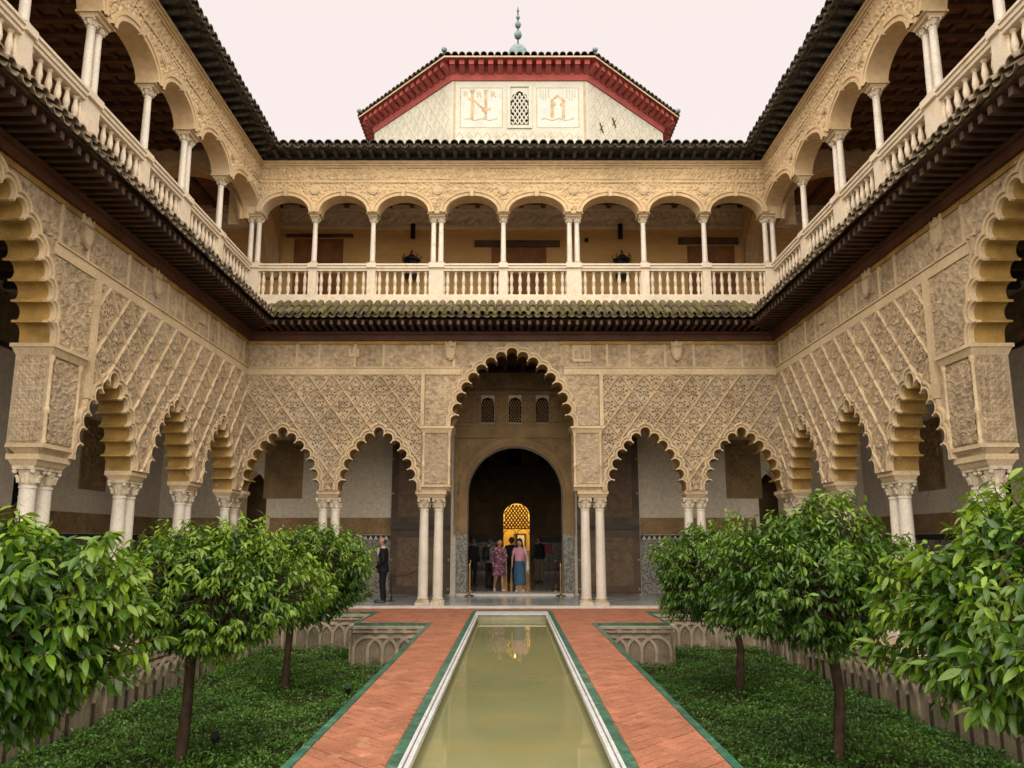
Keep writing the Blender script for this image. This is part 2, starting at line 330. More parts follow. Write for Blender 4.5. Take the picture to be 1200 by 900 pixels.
# ------------------------------------------------------------------ arches
class Lobed:
    """scalloped pointed arch: circles strung along a pointed curve; path(o) is their outline grown by o"""
    def __init__(s, uc, half, spring, top, n, k=9):
        s.uc, s.half, s.spring, s.top, s.n, s.k = uc, half, spring, top, n, k
        r = .15
        for _ in range(6):
            a = half - r; b = top - spring - r; Rr = (a * a + b * b) / (2 * a); ang = math.asin(min(1, b / Rr))
            L = 2 * Rr * ang; r = L / n / 2 * .93
        a = half - r; b = top - spring - r; Rr = (a * a + b * b) / (2 * a); ang = math.asin(min(1, b / Rr)); L = 2 * Rr * ang
        s.r = r; s.a = a; s.c = []
        for i in range(n):
            d = (i + .5) * L / n
            if d <= L / 2: t = d / Rr; x = (Rr - a) - Rr * math.cos(t); z = Rr * math.sin(t)
            else: t = (L - d) / Rr; x = -(Rr - a) + Rr * math.cos(t); z = Rr * math.sin(t)
            s.c.append((uc + x, spring + z))
    def path(s, o=0):
        r = s.r + o; q = []
        for i in range(s.n - 1):
            (x0, z0), (x1, z1) = s.c[i], s.c[i + 1]; d = math.hypot(x1 - x0, z1 - z0)
            nx, nz = -(z1 - z0) / d, (x1 - x0) / d; hh = math.sqrt(max(r * r - d * d / 4, 0))
            q.append(((x0 + x1) / 2 + nx * hh, (z0 + z1) / 2 + nz * hh) if r > d / 2 else None)
        pts = [(s.c[0][0] - r, s.spring)]
        for i, (cx, cz) in enumerate(s.c):
            p_, n_ = s.c[max(i - 1, 0)], s.c[min(i + 1, s.n - 1)]; od = math.atan2(n_[0] - p_[0], -(n_[1] - p_[1]))   # outward
            a0 = PI if i == 0 else (od + R(112) if q[i - 1] is None else math.atan2(q[i - 1][1] - cz, q[i - 1][0] - cx))
            a1 = 0 if i == s.n - 1 else (od - R(112) if q[i] is None else math.atan2(q[i][1] - cz, q[i][0] - cx))
            while a1 > a0: a1 -= 2 * PI
            while a0 - a1 > 2 * PI: a1 += 2 * PI
            for j in range(s.k):
                t = a0 + (a1 - a0) * j / (s.k - 1); pts.append((cx + r * math.cos(t), cz + r * math.sin(t)))
        pts.append((s.c[-1][0] + r, s.spring)); return pts
    def inside(s, u, z, o=0):
        if z < s.spring - .01: return abs(u - s.uc) < s.half + o
        for i, (cx, cz) in enumerate(s.c):
            if (u - cx) ** 2 + (z - cz) ** 2 < (s.r + o) ** 2: return True
        x = abs(u - s.uc); zz = z - s.spring; b = s.c[s.n // 2][1] - s.spring; a = s.a; Rr = (a * a + b * b) / (2 * a)
        return (x + Rr - a) ** 2 + zz * zz < Rr * Rr
class Ell:
    """smooth flattened round arch"""
    def __init__(s, uc, half, spring, rise, n=22): s.uc, s.half, s.spring, s.rise, s.n = uc, half, spring, rise, n
    def path(s, o=0):
        return [(s.uc - (s.half + o) * math.cos(PI * i / s.n), s.spring + (s.rise + o) * math.sin(PI * i / s.n)) for i in range(s.n + 1)]
    def inside(s, u, z, o=0): return ((u - s.uc) / (s.half + o)) ** 2 + ((z - s.spring) / (s.rise + o)) ** 2 < 1 and z >= s.spring - .01
def sweep(arch, prof):      # prof: (offset from opening, y)
    m = MB(); rows = [arch.path(o) for o, _ in prof]; n = len(rows[0])
    v = [(p[0], prof[j][1], p[1]) for j in range(len(prof)) for p in rows[j]]
    f = [(j * n + i, j * n + i + 1, (j + 1) * n + i + 1, (j + 1) * n + i) for j in range(len(prof) - 1) for i in range(n - 1)]
    return m.add(v, f)

# ------------------------------------------------------------------ the court: measures (metres, arcade floor = 0)
D, W = 20.1, 7.38           # far wall plane, half width between the side wall planes
TH = .50                    # arcade wall thickness
ZI0, ZI1 = 2.86, 3.04       # impost blocks
ZS = 6.25                   # top of the lattice panels
ZF = 7.23                   # top of the frieze
PATH_Z, GARDEN_Z, WATER_Z = -.05, -.95, -.20
GX, GN, GY = 6.10, 16.40, 19.00     # garden outer wall, notch front, garden far wall
PX = 1.81                   # outer edge of the pool paths
NX = 3.40                   # notch side

# ---- ground, floors, paths
sh = MB(); sh.add([(-140, -60, GARDEN_Z - .02), (140, -60, GARDEN_Z - .02), (140, 240, GARDEN_Z - .02), (-140, 240, GARDEN_Z - .02)], [(0, 1, 2, 3)])
structure(sh.obj('ground', 'soil'))
pm = MB()
zb = PATH_Z - .012
pm.box(-PX, -.99, -3, GY, GARDEN_Z, zb).box(.99, PX, -3, GY, GARDEN_Z, zb)
pm.box(-W - .1, -.99, GY, 20.02, GARDEN_Z, zb).box(.99, W + .1, GY, 20.02, GARDEN_Z, zb).box(-.99, .99, 19.45, 20.02, GARDEN_Z, zb)
pm.box(-NX, -PX, GN, GY, GARDEN_Z, zb).box(PX, NX, GN, GY, GARDEN_Z, zb)
pm.box(-W - .1, -GX, -3, GY, GARDEN_Z, zb).box(GX, W + .1, -3, GY, GARDEN_Z, zb)
path = structure(pm.obj('path', 'mortar'))
fl = MB()
fl.box(-11.6, 11.6, 20.0, 24.6, -.4, 0).box(-11.6, -W + .1, -3, 20.0, -.4, -.0).box(W - .1, 11.6, -3, 20.0, -.4, -.0)
floor = structure(fl.obj('arcade_floor', 'floor'))
for i in range(12):          # pale step slabs at the floor's edge
    x0 = -W + .1 + i * (2 * W - .2) / 12
    box('step_slab', 'step', floor, x0 + .004, x0 + (2 * W - .2) / 12 - .004, 19.93, 20.14, -.2, .004)
for sx in (-1, 1):
    for i in range(12):
        box('step_slab', 'step', floor, sx * (W - .12) - .09, sx * (W - .12) + .09, 2 + i * 1.49 + .004, 2 + (i + 1) * 1.49 - .004, -.2, .004)

# ---- bricks laid in herringbone: the nearest are pieces of their own
def clip_poly(poly, rect):
    x0, x1, y0, y1 = rect
    for ax, lim, sgn in ((0, x0, 1), (0, x1, -1), (1, y0, 1), (1, y1, -1)):
        outp = []
        for i in range(len(poly)):
            p, q = poly[i], poly[(i + 1) % len(poly)]; dp, dq = (p[ax] - lim) * sgn, (q[ax] - lim) * sgn
            if dp >= 0: outp.append(p)
            if (dp >= 0) != (dq >= 0):
                t = dp / (dp - dq); outp.append((p[0] + (q[0] - p[0]) * t, p[1] + (q[1] - p[1]) * t))
        poly = outp
        if len(poly) < 3: return []
    return poly
EB = .085
rects = [(-PX + EB, -1.0, 4.2, GY), (1.0, PX - EB, 4.2, GY), (-W + .05, W - .05, 19.46, 19.92), (-NX + EB, -PX + EB, GN + EB, GY), (PX - EB, NX - EB, GN + EB, GY),
         (-W + .05, -1.0, GY, 19.46), (1.0, W - .05, GY, 19.46)]
BL, BW = .27, .135
bricks = []
ca, sa = math.cos(R(45)), math.sin(R(45))
N = 90
for i in range(-N, N):
    for j in range(-N, N):
        k4 = (i - j) % 4
        if k4 in (0, 3):
            lying = k4 == 0
            gx = i * BW; gy = j * BW
            quad = [(gx, gy), (gx + BL, gy), (gx + BL, gy + BW), (gx, gy + BW)] if lying else [(gx, gy), (gx + BW, gy), (gx + BW, gy + BL), (gx, gy + BL)]
            cx = sum(p[0] for p in quad) / 4; cy = sum(p[1] for p in quad) / 4; g = .006
            quad = [(cx + (p[0] - cx) * (1 - 2 * g / (abs(p[0] - cx) * 2)), cy + (p[1] - cy) * (1 - 2 * g / (abs(p[1] - cy) * 2))) for p in quad]
            rot = [(p[0] * ca - p[1] * sa, p[0] * sa + p[1] * ca + 11.5) for p in quad]
            rc = (cx * ca - cy * sa, cx * sa + cy * ca + 11.5)
            if abs(rc[0]) > W or rc[1] < 4 or rc[1] > 20: continue
            for rect in rects:
                pl = clip_poly(rot, rect)
                if len(pl) >= 3:
                    area = abs(sum(pl[k][0] * pl[(k + 1) % len(pl)][1] - pl[(k + 1) % len(pl)][0] * pl[k][1] for k in range(len(pl)))) / 2
                    if area > .0012: bricks.append((pl, rc, area, lying))
bricks.sort(key=lambda b: (b[1][1] ** 2 + b[1][0] ** 2))
def brick_mesh(pl, c, m=None, dz=0, z=0):
    m = m or MB(); n = len(pl)
    e = .006
    v = [(p[0] - c[0], p[1] - c[1], z - .02) for p in pl] + [(p[0] - c[0], p[1] - c[1], z - e * .6 + dz) for p in pl]
    cc = (sum(p[0] for p in pl) / n, sum(p[1] for p in pl) / n)
    v += [((p[0] - cc[0]) * .955 + cc[0] - c[0], (p[1] - cc[1]) * .955 + cc[1] - c[1], z + dz) for p in pl]
    f = [(i, (i + 1) % n, (i + 1) % n + n, i + n) for i in range(n)] + [(i + n, (i + 1) % n + n, (i + 1) % n + 2 * n, i + 2 * n) for i in range(n)] + [tuple(range(2 * n, 3 * n))]
    return m.add(v, f)
shared = {}
rest = MB()
FULL = BL * BW * .85
near = [b for b in bricks if b[1][1] > 5.4 and abs(b[1][0]) < 2][:296]
nearset = set(id(b) for b in near)
for b in bricks:
    pl, c, area, lying = b
    dz = random.uniform(-.003, .003)
    if id(b) in nearset:
        if area > FULL and len(pl) == 4:
            if lying not in shared: shared[lying] = brick_mesh(pl, c).data('brick', 'brick')
            inst('brick', shared[lying], path, (c[0], c[1], PATH_Z + dz))
        else: brick_mesh(pl, c).obj('brick', 'brick', path, loc=(c[0], c[1], PATH_Z + dz))
    else: brick_mesh(pl, (0, 0), rest, dz, PATH_Z)
rest.obj('brick_paving', 'brick', path, kind='stuff', fix=False)

# ---- pool: green tiles, marble coping, basin, water
gt = MB().frus(-.048, .048, -.118, .118, 0, .022, -.003).data('glazed_tile', 'green')
gt2 = MB().frus(-.040, .040, -.118, .118, 0, .024, -.003).data('glazed_tile', 'green')
y = 5.2
while y < 19.2:
    for sx in (-1, 1):
        inst('glazed_tile', gt, path, (sx * .945, y, PATH_Z - .02), (0, 0, 0))
        if y < GN: inst('glazed_tile', gt2, path, (sx * (PX - .04), y, PATH_Z - .02))
    y += .24
for k in range(8): inst('glazed_tile', gt, path, (-.84 + k * .24, 19.30, PATH_Z - .02), (0, 0, PI / 2), (2.6, 1, 1))
far_edge = MB()
for sx in (-1, 1):
    far_edge.box(*sorted((sx * PX - sx * .08, sx * (NX - .0))), GN - .002, GN + .08, PATH_Z - .05, PATH_Z + .004)
    far_edge.box(*sorted((sx * NX - sx * .08, sx * NX)), GN + .08, GY - .002, PATH_Z - .05, PATH_Z + .004)
    far_edge.box(*sorted((sx * NX - sx * .08, sx * GX)), GY - .002, GY + .08, PATH_Z - .05, PATH_Z + .004)
    far_edge.box(*sorted((sx * GX, sx * GX + sx * .08)), 3, GY - .002, PATH_Z - .05, PATH_Z + .004)
far_edge.obj('glazed_edging', 'green', path, kind='stuff')
pool = structure(MB().box(-.99, .99, 3, 19.45, -.60, -.55).obj('pool_basin', 'basin'))
for sx in (-1, 1):
    box('basin_wall', 'basin', pool, *sorted((sx * .855, sx * .988)), 3, 19.17, -.6, PATH_Z - .03)
    for i in range(11):
        y0 = 3 + i * 1.42
        box('coping_slab', 'coping', pool, *sorted((sx * .866, sx * .896)), y0 + .003, min(y0 + 1.414, 18.45), PATH_Z - .04, PATH_Z + .002)
        box('coping_lip', 'coping', pool, *sorted((sx * .815, sx * .856)), y0 + .003, min(y0 + 1.414, 18.45), PATH_Z - .065, PATH_Z - .012)
    box('coping_channel', 'channel', pool, *sorted((sx * .857, sx * .865)), 3, 18.45, PATH_Z - .04, PATH_Z - .026)
box('basin_wall', 'basin', pool, -.855, .855, 18.50, 19.17, -.6, PATH_Z - .03)
box('coping_slab', 'coping', pool, -.897, .897, 18.46, 19.10, PATH_Z - .03, PATH_Z + .001)
structure(MB().box(-.854, .854, 3, 18.499, WATER_Z - .3, WATER_Z).obj('water', 'water'))

# ---- sunken garden walls with interlaced blind arches
def blind_arch_mesh(p, z0, zs, dep):
    m = MB(); r = p; bw = .065
    pts_o = [(-r - bw / 2, z0)] + [(-(r + bw / 2) * math.cos(PI * i / 14), zs + (r + bw / 2) * math.sin(PI * i / 14) * .92) for i in range(15)] + [(r + bw / 2, z0)]
    pts_i = [(-r + bw / 2, z0)] + [(-(r - bw / 2) * math.cos(PI * i / 14), zs + (r - bw / 2) * math.sin(PI * i / 14) * .92) for i in range(15)] + [(r - bw / 2, z0)]
    n = len(pts_o)
    v = [(a, -dep, b) for a, b in pts_o] + [(a, -dep, b) for a, b in pts_i] + [(a, 0.01, b) for a, b in pts_o] + [(a, .01, b) for a, b in pts_i]
    f = []
    for i in range(n - 1): f += [(i, i + 1, n + i + 1, n + i), (i, i + 1, 2 * n + i + 1, 2 * n + i), (n + i, n + i + 1, 3 * n + i + 1, 3 * n + i)]
    return m.add(v, f).data('blind_arch', 'grib', mirror=1)
GH = PATH_Z - .055
ba = [blind_arch_mesh(.31, GARDEN_Z, GH - .50, .055), blind_arch_mesh(.31, GARDEN_Z, GH - .50, .048)]
def garden_face(t, x, y, rz, L):
    """one straight face of retaining wall starting at x,y, running L along local x; local -y faces the garden"""
    o = MB().box(0, L, .0, .05, GARDEN_Z, GH).obj('wall_face', 'gwall', t, loc=(x, y, 0), rot=(0, 0, rz))
    MB().box(0, L, -.075, 0, GH - .055, GH).box(0, L, -.05, 0, GH - .13, GH - .08).obj('cornice_band', 'grib', t, loc=(x, y, 0), rot=(0, 0, rz), kind='stuff')
    n = int(L / .31); off = (L - n * .31) / 2
    for k in range(n + 1):
        s = off + k * .31
        if s < .30 or s > L - .30: continue
        inst('blind_arch', ba[k % 2], t, (x + s * math.cos(rz), y + s * math.sin(rz), 0), (0, 0, rz))
        if k % 1 == 0 and k < n: MB().box(-.045, .045, -.065, 0, GH - .135, GH - .055).obj('bracket', 'grib', t, loc=(x + (s + .155) * math.cos(rz), y + (s + .155) * math.sin(rz), 0), rot=(0, 0, rz))
for sx, lab in ((-1, 'retaining wall of blind interlaced arches round the sunken garden by the suited guard'), (1, 'retaining wall of blind interlaced arches round the sunken garden away from the guard')):
    t = thing('garden_wall', lab, 'garden wall', (0, 0, 0), 0, 'retaining walls of the sunken gardens')
    if sx < 0:
        garden_face(t, -GX, GY - .051, 0, GX - NX); garden_face(t, -NX - .051, GY, -PI / 2, GY - GN); garden_face(t, -NX, GN - .051, 0, NX - PX)
        garden_face(t, -GX + .051, 4.0, PI / 2, GY - 4.0)
    else:
        garden_face(t, NX, GY - .051, 0, GX - NX); garden_face(t, NX + .051, GN, PI / 2, GY - GN); garden_face(t, PX, GN - .051, 0, NX - PX)
        garden_face(t, GX - .051, GY, -PI / 2, GY - 4.0)

def SIDE(): return 'on the suited guard\'s side' if SG == 1 else 'facing the guard\'s side'
# ------------------------------------------------------------------ columns
def make_col(h0, h1, r0, r1, n=16):
    return MB().lathe([(r0, h0), (r0 * 1.0, h0 + (h1 - h0) * .3), (r1, h1 - .05), (r1 * 1.12, h1 - .045), (r1 * 1.12, h1 - .01), (r1, h1)], n=n).data('column', 'marble', 40, 1)
def make_base(z0, z1, r, q):
    h = z1 - z0
    return MB().box(-q, q, -q, q, z0, z0 + h * .38).lathe([(q * .97, z0 + h * .381), (q, z0 + h * .5), (q * .97, z0 + h * .62), (r * 1.08, z0 + h * .66), (r * 1.2, z0 + h * .8), (r * 1.15, z0 + h * .95), (r, z1)], n=16).data('base', 'capital', 40, 1)
def make_cap(z0, z1, r, q):
    h = z1 - z0; m = MB()
    m.lathe([(r, z0), (r * 1.1, z0 + h * .1), (r * 1.02, z0 + h * .16), (r * 1.12, z0 + h * .45), (q * .92, z0 + h * .78), (q * .9, z0 + h * .8)], n=16)
    for k in range(8):
        a = 2 * PI * k / 8; rr = r * 1.12
        m.tube([(rr * math.cos(a), rr * math.sin(a), z0 + h * .14), (rr * 1.12 * math.cos(a), rr * 1.12 * math.sin(a), z0 + h * .4), (rr * 1.38 * math.cos(a), rr * 1.38 * math.sin(a), z0 + h * .52)], [r * .3, r * .26, r * .16], 5)
    for k in range(4):
        a = PI / 4 + k * PI / 2; d = q * 1.16
        m.sphere((d * math.cos(a), d * math.sin(a), z0 + h * .70), r * .34, 8, 6)
    m.box(-q, q, -q, q, z0 + h * .81, z1)
    return m.data('capital', 'capital', 40, 1)
COL = make_col(.20, 2.56, .135, .118); BASE = make_base(0, .20, .135, .19); CAP = make_cap(2.56, 2.86, .12, .172)
UZ0, UZ1, UZ2 = 9.55, 10.84, 11.08
UCOL = make_col(UZ0, UZ1, .078, .068, 12); UCAP = make_cap(UZ1, UZ2 - .08, .08, .115); UBASE = make_base(UZ0, UZ0 + .11, .088, .12)
def column(t, x, y, kind=0):
    c, b, k = ((COL, BASE, CAP), (UCOL, UBASE, UCAP))[kind]
    o = inst('column', c, t, (x, y, 0)); inst('base', b, o); inst('capital', k, o); return o
for me in (COL, BASE, CAP, UCOL, UCAP, UBASE): pass

# ------------------------------------------------------------------ lattice diamonds (sebka)
DW, DH = .67, .90
def tear(cx, cy, ang, l, w_):
    pts = [(-l / 2, 0), (-l * .1, -w_ / 2), (l * .3, -w_ * .42), (l / 2, 0), (l * .3, w_ * .42), (-l * .1, w_ / 2)]
    c, s = math.cos(ang), math.sin(ang); return [(cx + x * c - y * s, cy + x * s + y * c) for x, y in pts]
def diamond_mesh():
    m = MB(); a, b = DW / 2, DH / 2
    def ring(o0, o1, y0, y1):
        s0, s1 = 1 - o0, 1 - o1; P = [(0, b), (a, 0), (0, -b), (-a, 0)]
        # each side bulges and waves a little, as the lobed ribs do
        def out(sc):
            pts = []
            for k in range(4):
                p, q = P[k], P[(k + 1) % 4]
                for j in range(6):
                    t = j / 6; wv = 1 + .0 * math.sin(t * 2 * PI)
                    pts.append(((p[0] + (q[0] - p[0]) * t) * sc * wv, (p[1] + (q[1] - p[1]) * t) * sc * wv))
            return pts
        A, B = out(s0), out(s1); n = len(A)
        wv_ = lambda i: .010 * math.cos(i * 2 * PI / 3) if y0 < -.069 else 0
        v = [(p[0], y0 + wv_(i), p[1]) for i, p in enumerate(A)] + [(p[0], y1 + (wv_(i) if y1 < -.069 else 0), p[1]) for i, p in enumerate(B)]
        return v, [(i, (i + 1) % n, n + (i + 1) % n, n + i) for i in range(n)]
    for o0, o1, y0, y1 in ((0, .018, -.082, -.090), (.018, .046, -.090, -.082), (.046, .058, -.082, -.048), (.058, .12, -.048, -.046)): m.add(*ring(o0, o1, y0, y1))
    # plate with drilled openings
    sc = .88; outer = []
    P = [(0, b), (a, 0), (0, -b), (-a, 0)]
    for k in range(4):
        p, q = P[k], P[(k + 1) % 4]
        for j in range(6): t = j / 6; outer.append(((p[0] + (q[0] - p[0]) * t) * sc, (p[1] + (q[1] - p[1]) * t) * sc))
    holes = []
    for k in range(8):
        an = k * PI / 4 + PI / 8; holes.append(tear(.098 * math.cos(an), .115 * math.sin(an), math.atan2(math.sin(an) * 1.15, math.cos(an)), .072, .050))
    for k in range(4):
        an = k * PI / 2 + PI / 4; holes.append(tear(.165 * math.cos(an), .20 * math.sin(an), an + PI / 2, .085, .045))
    holes += [tear(0, .235, PI / 2, .08, .058), tear(0, -.235, -PI / 2, .08, .058), tear(.19, 0, 0, .07, .058), tear(-.19, 0, PI, .07, .058)]
    holes += [tear(s * .05, z, PI / 2 + s * .5 * (1 if z > 0 else -1), .06, .028) for s in (-1, 1) for z in (-.285, .285)]
    holes += [tear(0, z, PI / 2, .045, .03) for z in (-.34, .34)]
    holes += [tear(s * .245, z, 0, .04, .024) for s in (-1, 1) for z in (-.035, .035)]
    loops = [[Vector((p[0], p[1], 0)) for p in outer]] + [[Vector((p[0], p[1], 0)) for p in h] for h in holes]
    tri = geometry.tessellate_polygon(loops); flat = [p for L in loops for p in L]
    m.add([(p.x, -.046, p.y) for p in flat], [tuple(t) for t in tri])
    for h in holes:
        n = len(h); m.add([(p[0], -.046, p[1]) for p in h] + [(p[0], .002, p[1]) for p in h], [(i, (i + 1) % n, n + (i + 1) % n, n + i) for i in range(n)])
    # raised rosette and leaf beads
    m.lathe([(.045, 0), (.045, .012), (.03, .022), (.012, .026)], n=10)
    n0 = len(m.v) - 40
    for i in range(n0, len(m.v)): x, y, z = m.v[i]; m.v[i] = (x, -.046 - z * 1.4, y)
    for k in range(8):
        an = k * PI / 4; cx, cz = .14 * math.cos(an), .165 * math.sin(an); T = tear(cx, cz, math.atan2(cz, cx), .05, .03)
        n = len(T); m.add([(p[0], -.047, p[1]) for p in T] + [(cx, -.075, cz)], [(i, (i + 1) % n, n) for i in range(n)])
    return m
DM = diamond_mesh()
DIA = raw_mesh('diamond', DM.v, DM.f, 'stucco', mirror=1); DIA.materials.append(MT['edge'])
for i in range(72): DIA.polygons[i].material_index = 1      # ribs
def sebka(t, u0, u1, z0, z1, uref, arches, y=0.0):
    """lattice panel: whole diamonds share one mesh, those at the edges are cut"""
    panel = MB().box(u0, u1, y - .001, y + .02, z1 - .0, z1 + .001).obj('lattice_panel', 'edge', t)
    rows = int((z1 - z0) / (DH / 2)) + 2
    for r in range(0, rows + 1):
        zc = z1 - r * DH / 2
        off = DW / 2 if r % 2 == 0 else 0
        k0 = int((u0 - uref) / DW) - 2; k1 = int((u1 - uref) / DW) + 2
        for k in range(k0, k1 + 1):
            uc = uref + k * DW + off
            if uc + DW / 2 <= u0 + .05 or uc - DW / 2 >= u1 - .05: continue
            if zc - DH / 2 >= z1 - .05 or zc + DH / 2 <= z0: continue
            near_arch = [A for A in arches if abs(uc - A.uc) < A.half + DW and zc - DH / 2 < A.top + .05]
            corners = [(uc + dx * DW / 2 * s, zc + dz * DH / 2 * s) for dx, dz in ((0, 1), (1, 0), (0, -1), (-1, 0), (.5, .5), (.5, -.5), (-.5, .5), (-.5, -.5)) for s in (1, .5)] + [(uc, zc)]
            ins = [any(A.inside(p[0], p[1], .04) for A in near_arch) for p in corners]
            if all(ins): continue
            cut = uc - DW / 2 < u0 or uc + DW / 2 > u1 or zc + DH / 2 > z1 + 1e-4 or zc - DH / 2 < z0
            if not cut and not any(ins): inst('diamond', DIA, panel, (uc, y, zc)); continue
            bm = bmesh.new(); vs = [bm.verts.new((p[0] + uc, p[1] + y, p[2] + zc)) for p in DM.v]
            for f in DM.f:
                try: nf = bm.faces.new([vs[i] for i in f]); nf.material_index = 1 if len(bm.faces) <= 72 else 0
                except ValueError: pass
            for co, no in (((u0, 0, 0), (-1, 0, 0)), ((u1, 0, 0), (1, 0, 0)), ((0, 0, z1), (0, 0, 1)), ((0, 0, z0), (0, 0, -1))):
                bmesh.ops.bisect_plane(bm, geom=bm.verts[:] + bm.edges[:] + bm.faces[:], dist=1e-5, plane_co=co, plane_no=no, clear_outer=True)
            if near_arch:
                dead = [f for f in bm.faces if any(any(A.inside(v.co.x, v.co.z, .03) for A in near_arch) for v in f.verts)]
                bmesh.ops.delete(bm, geom=dead, context='FACES')
            if len(bm.faces) < 3: bm.free(); continue
            if SG == -1:
                for v in bm.verts: v.co.x *= -1
            bmesh.ops.recalc_face_normals(bm, faces=bm.faces)
            me = bpy.data.meshes.new('diamond'); bm.to_mesh(me); bm.free(); me.materials.append(MT['stucco']); me.materials.append(MT['edge'])
            link(bpy.data.objects.new('diamond', me), panel)
    return panel

# ------------------------------------------------------------------ lower arcade walls
ARCHIVOLT = [(-.0005, .02), (0, -.060), (.016, -.066), (.030, -.060), (.036, -.030), (.070, -.034), (.078, -.070), (.105, -.076), (.125, -.070), (.132, 0.0)]
def add_arch(t, A, y1=TH):
    sweep(A, ARCHIVOLT).obj('archivolt', 'edge', t, smooth=35)
    sweep(A, [(.0, .015), (.0, y1 + .01)]).obj('arch_soffit', 'soffit', t, smooth=50)
    return A
def pier_block(t, u0, u1, z0=ZI1, z1=4.80):
    y0, y1 = -.06, TH + .02
    b = MB().box(u0, u1, y0 + .03, y1, z0 + .16, z1 - .18).obj('pier_block', 'stucco', t)
    MB().frus(u0 + .12, u1 - .12, y0 + .12, y1 - .12, z0 - .02, z0 + .10, .10).box(u0 - .01, u1 + .01, y0 - .01, y1 + .01, z0 + .10, z0 + .16).obj('pier_moulding', 'edge', b)
    MB().frus(u0 - .005, u1 + .005, y0, y1, z1 - .18, z1 - .06, .05).box(u0 - .075, u1 + .075, y0 - .07, y1 + .07, z1 - .06, z1).obj('pier_cornice', 'edge', b)
    relief('carved_panel', 'stucco', b, u0 + .10, u1 - .10, z0 + .2, z1 - .22, y0 + .024, .024, 62, .0155, None, lambda U, Z: np.maximum(star(U, Z, 46), arab(U, Z, 80) * .45))
    for uu in (u0 + .04, u1 - .04):      # corner colonnettes
        zc0, zc1 = z0 + .16, z1 - .18; h = zc1 - zc0
        MB().lathe([(.045, zc0), (.045, zc0 + .05), (.034, zc0 + .07), (.034, zc0 + h * .33), (.05, zc0 + h * .35), (.05, zc0 + h * .40), (.034, zc0 + h * .42), (.034, zc1 - .12), (.052, zc1 - .08), (.055, zc1)], uu, y0 + .03, 10).obj('colonnette', 'edge', b, smooth=40)
    return b
def side_relief(t, u, facing, z0=ZI1 + .2, z1=4.58):   # carved face of a pier towards the big opening (plane u = const)
    nu, nz = 30, 86; ys = np.linspace(.02, TH - .04, nu + 1); zs = np.linspace(z0, z1, nz + 1); Y, Z = np.meshgrid(ys, zs)
    h = arab(Y, Z, 62); V = np.stack([np.full_like(Y, u) + facing * h * .022 + facing * .002, Y, Z], -1).reshape(-1, 3)
    F = [(j * (nu + 1) + i, j * (nu + 1) + i + 1, (j + 1) * (nu + 1) + i + 1, (j + 1) * (nu + 1) + i) for j in range(nz) for i in range(nu)]
    MB().add(V, F).obj('carved_panel', 'stucco', t, smooth=60)
def impost(t, u, wd, y0=.02, y1=TH - .02):
    MB().frus(u - wd + .06, u + wd - .06, y0 + .04, y1 - .04, ZI0, ZI1 - .09, .045).box(u - wd, u + wd, y0 - .03, y1 + .03, ZI1 - .09, ZI1).obj('impost', 'edge', t)
def shield(t, u, z, crown=True):
    s = MB(); o = [(-.15, .2), (.15, .2), (.16, 0), (.11, -.14), (0, -.22), (-.11, -.14), (-.16, 0)]
    s.prism([(u + x, z + q) for x, q in o], -.075, .0)
    sh_ = s.obj('heraldic_shield', 'stucco', t)
    MB().prism([(u + x * .72, z + q * .72) for x, q in o], -.09, -.07).obj('shield_field', 'edge', sh_)
    if crown:
        MB().prism([(u - .14, z + .21), (u + .14, z + .21), (u + .16, z + .36), (u + .08, z + .28), (u, z + .38), (u - .08, z + .28), (u - .16, z + .36)], -.07, 0).obj('crown', 'edge', sh_)
def plaque(t, u, z):
    s = MB().box(u - .26, u + .26, -.05, 0, z - .24, z + .24).obj('heraldic_plaque', 'edge', t)
    for q in (-.15, 0, .15): MB().box(u + q - .05, u + q + .05, -.075, -.045, z - .14, z + (.16 if q == 0 else .06)).obj('castle_tower', 'stucco', s)
def castle(t, u, z):
    s = MB().box(u - .14, u + .14, -.05, 0, z - .1, z + .02).obj('castle_emblem', 'edge', t)
    for q in (-.11, 0, .11): MB().box(u + q - .035, u + q + .035, -.05, 0, z + .021, z + (.16 if q == 0 else .12)).obj('castle_tower', 'edge', s)
def mould(name, mat, t, u0, u1, prof):    # prof: list of (z0, z1, proud)
    m = MB()
    for z0, z1, p in prof: m.box(u0, u1, -p, .0, z0, z1)
    return m.obj(name, mat, t)

def frieze(t, u0, u1, arches, breaks, shields):
    MB_ = mould
    def keep(u, z): return not any(A.inside(u, z, .125) for A in arches)
    segs = []      # mouldings stop at the big arch
    for s0, s1 in breaks: MB_('frieze_moulding', 'edge', t, s0, s1, [(ZS + .012, ZS + .20, .035), (ZS + .201, ZS + .235, .06)])
    # carved panels between plain upright strips
    u = u0; k = 0
    wds = [1.35, .62, 1.0, .8]
    while u < u1 - .1:
        v = min(u + wds[k % 4], u1)
        if k and keep(u, ZS + .3) and keep(u, ZF - .15): MB().box(u - .035, u + .035, -.034, 0, ZS + .236, ZF - .101).obj('frieze_strip', 'edge', t)
        relief('frieze_panel', 'stucco', t, u + .03, v - .03, ZS + .25, ZF - .12, -.004, .026, 34, .0165, keep, (lambda U, Z, k_=k: star(U, Z, 44) if k_ % 2 == 0 else star(U + .1, Z, 34))); u = v; k += 1
    mould('frieze_top', 'soffit', t, u0, u1, [(ZF - .10, ZF, .028)])
    for kind, u in shields: {'s': shield, 'p': plaque, 'c': castle}[kind](t, u, ZS + .62)

